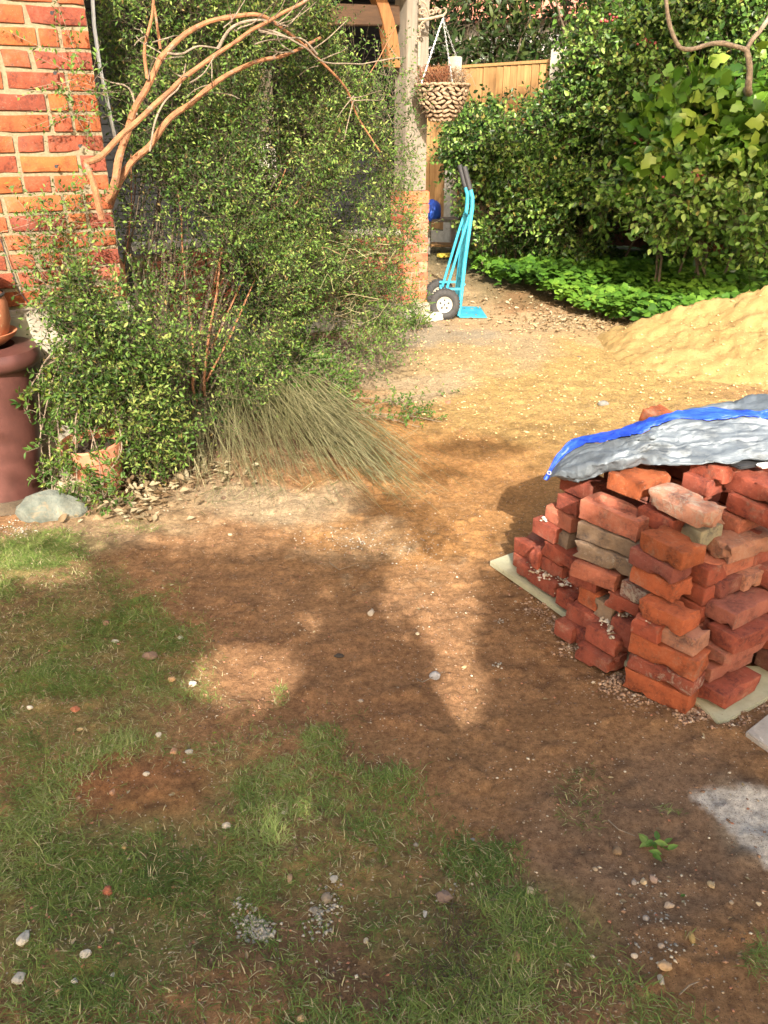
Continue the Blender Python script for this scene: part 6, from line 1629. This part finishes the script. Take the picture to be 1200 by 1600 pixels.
leaf_obj('crown', P, unit(rng.normal(size=(n, 3))), unit(rng.normal(size=(n, 3)) + ts * .8), .032 + .03 * rng.random(n), .022 + .015 * rng.random(n), 'tiny', M['roseleaf'], .3 + .4 * rng.random(n), shade)['kind'] = 'stuff'
limb('trunk', [Vector((0, 0, 0)), Vector((.1, .1, 1.6)), Vector((-.2, .2, 2.4))], .13, .09, M['barkgrey'], shade, 12, .05)
for e in ((-2.5, 1.2, 3.2), (-1.2, .6, 3.6), (0.3, 1.0, 3.7), (1.8, .8, 3.4), (2.2, 1.5, 3.0), (-1.8, 1.8, 2.8)):
    limb('limb', [Vector((-.1, .2, 2.0)), Vector((e[0] * .5, e[1] * .5, 2.8)), Vector(e)], .05, .015, M['barkgrey'], shade, 8, .08)

# unseen tree added, its leaves aimed to shade the shrub hollow and the fence
tall = thing('shade_caster_tree', 'tall tree added out of view to shade the hollow under the far shrubs', 'tree', (6.8, -8.5, 0)); tlv = np.array([6.8, -8.5, 0])
TP = []
for (cx, cy, rx, ry, Yd, n_) in ((1060, 425, 190, 42, 9.6, 1500), (985, 370, 70, 55, 9.6, 700), (1150, 380, 90, 50, 9.4, 800), (860, 360, 70, 40, 10.0, 350), (950, 250, 50, 60, 9.6, 300), (780, 330, 60, 40, 10.4, 300), (700, 130, 12, 60, 12.4, 60), (742, 150, 10, 50, 12.0, 50), (800, 110, 16, 60, 11.4, 70), (840, 130, 14, 40, 11.2, 60), (680, 260, 10, 50, 12.6, 60), (1000, 120, 50, 50, 9.4, 200), (800, 150, 110, 60, 11.4, 420), (900, 425, 60, 16, 8.8, 100), (1110, 440, 110, 32, 7.8, 900), (1000, 425, 70, 18, 8.6, 350), (1150, 385, 70, 30, 7.6, 400), (560, 30, 120, 60, 9, 200)):
    for _ in range(n_):
        r_ = math.sqrt(rr.random()) * (1 + .15 * rr.gauss(0, 1)); a = rr.uniform(0, 6.283)
        q = depth_at(cx + rx * r_ * math.cos(a), cy + ry * r_ * math.sin(a), Yd); TP.append(tuple(q + TO_SUN * rr.uniform(15, 19)))
TP = np.array(TP) - tlv; n = len(TP)
leaf_obj('crown', TP, unit(rng.normal(size=(n, 3))), unit(rng.normal(size=(n, 3)) + ts * .8), .15 + .06 * rng.random(n), .09 + .03 * rng.random(n), 'oval', M['roseleaf'], .3 + .4 * rng.random(n), tall)['kind'] = 'stuff'
limb('trunk', [Vector((0, 0, 0)), Vector((.1, .1, 3)), Vector((-.2, .6, 8.8))], .22, .12, M['barkgrey'], tall, 12, .05)
for e in ((-4.5, 2.6, 10.2), (-2.2, 2.6, 10.6), (-5.5, 3.4, 10.4), (.8, 2.8, 10.4)):
    limb('limb', [Vector((-.2, .5, 8.5)), Vector((e[0] * .5, e[1] * .6, 9.6)), Vector(e)], .06, .015, M['barkgrey'], tall, 8, .08)

# the photographer, holding the phone out just behind the lens
per = thing('person', 'photographer in a dark jacket holding up a phone, whose shadow falls on the path', 'person', (.072, -.42, 0))
def skinned(name, joints, edges, mat, parent, root=0, sub=2):
    me = bpy.data.meshes.new(name); me.from_pydata([j[0] for j in joints], edges, []); me.materials.append(mat)
    o = put(name, me, parent); sk = o.modifiers.new('skin', 'SKIN')
    for v, j in zip(me.skin_vertices[0].data if me.skin_vertices else [], joints): v.radius = (j[1], j[2] if len(j) > 2 else j[1])
    if not me.skin_vertices:
        pass
    ss = o.modifiers.new('sub', 'SUBSURF'); ss.levels = ss.render_levels = sub
    return o
def body(name, chains, mat, parent):
    mb = MB()
    for pts, rad in chains: mb.tube(pts, rad, 14)
    o = mb.build(name, mat, parent, True); rm_ = o.modifiers.new('join', 'REMESH'); rm_.mode = 'VOXEL'; rm_.voxel_size = .014; rm_.use_smooth_shade = True
    sm_ = o.modifiers.new('soft', 'SMOOTH'); sm_.iterations = 6; return o
V3 = Vector
body('body', [
    ([V3((0, 0, .86)), V3((0, 0, 1.0)), V3((0, 0, 1.15)), V3((0, 0, 1.32)), V3((0, 0, 1.44)), V3((0, 0, 1.50))], [.165, .16, .155, .165, .13, .06]),
    ([V3((-.12, 0, 1.40)), V3((0, 0, 1.42)), V3((.12, 0, 1.40))], [.075, .09, .075]),
    ([V3((0, .01, 1.46)), V3((.0, .02, 1.58))], [.058, .055]),
    ([V3((-.09, 0, .92)), V3((-.10, .02, .48)), V3((-.10, 0, .10))], [.095, .062, .045]), ([V3((.09, 0, .92)), V3((.10, .02, .48)), V3((.10, 0, .10))], [.095, .062, .045]),
    ([V3((-.10, -.06, .045)), V3((-.10, .17, .035))], [.045, .038]), ([V3((.10, -.06, .045)), V3((.10, .17, .035))], [.045, .038]),
    ([V3((-.17, 0, 1.40)), V3((-.32, .06, 1.24)), V3((-.14, .30, 1.44))], [.050, .042, .030]), ([V3((.17, 0, 1.40)), V3((.30, .08, 1.19)), V3((.10, .30, 1.46))], [.055, .044, .030])], M['cloth'], per)
hd_ = MB(); hd_.lathe([(0, -.125), (.035, -.12), (.062, -.09), (.074, -.03), (.080, .03), (.072, .085), (.045, .118), (0, .128)], 20, (.0, .03, 1.67))
head = hd_.build('head', M['skin'], per, True)
MB().lathe([(.088, -.02), (.092, .03), (.082, .09), (.052, .13), (0, .142)], 20, (.0, .012, 1.675)).build('hair', M['hair'], head, True)
MB().tube([V3((0, .10, 1.68)), V3((0, .13, 1.64))], [.008, .014], 8).build('nose', M['skin'], head, True)
MB().tube([V3((-.022, .104, 1.615)), V3((0, .110, 1.613)), V3((.022, .104, 1.615))], .0045, 6).build('mouth', M['terra2'], head, True)
for s in (-1, 1):
    ell_ = MB(); ell(ell_, V3((s * .03, .098, 1.69)), .011, .011, .008, Matrix.Identity(3)); ell_.build('eye', M['white'], head, True)
    ell_ = MB(); ell(ell_, V3((s * .082, .03, 1.67)), .010, .018, .032, Matrix.Identity(3)); ell_.build('ear', M['skin'], head, True)
    hm_b = MB(); hm_b.tube([V3((s * .10 - .072 * .6, .30, 1.44)), V3((s * .075 - .072, .345, 1.475)), V3((s * .065 - .072, .365, 1.50))], [.028, .032, .026], 10)
    for k in range(4):
        z_ = 1.455 + k * .021; hm_b.tube([V3((s * .068 - .072, .36, z_)), V3((s * .080 - .072, .392, z_ + .004)), V3((s * .060 - .072, .408, z_ + .004)), V3((s * .040 - .072, .408, z_))], [.009, .009, .0085, .007], 8)
    hm_b.tube([V3((s * .075 - .072, .345, 1.475)), V3((s * .055 - .072, .365, 1.515)), V3((s * .030 - .072, .382, 1.520))], [.011, .010, .008], 8)
    hm_b.build('hand', M['skin'], per, True)
ph_ = MB().box((0, 0, 0), (.074, .009, .150)).build('phone', M['black'], None, bevel=.003, loc=(.0, -.022, CAMH - .045)); ph_.rotation_euler = (-PITCH, 0, 0)
tag(ph_, 'black phone held up by the photographer', 'phone')
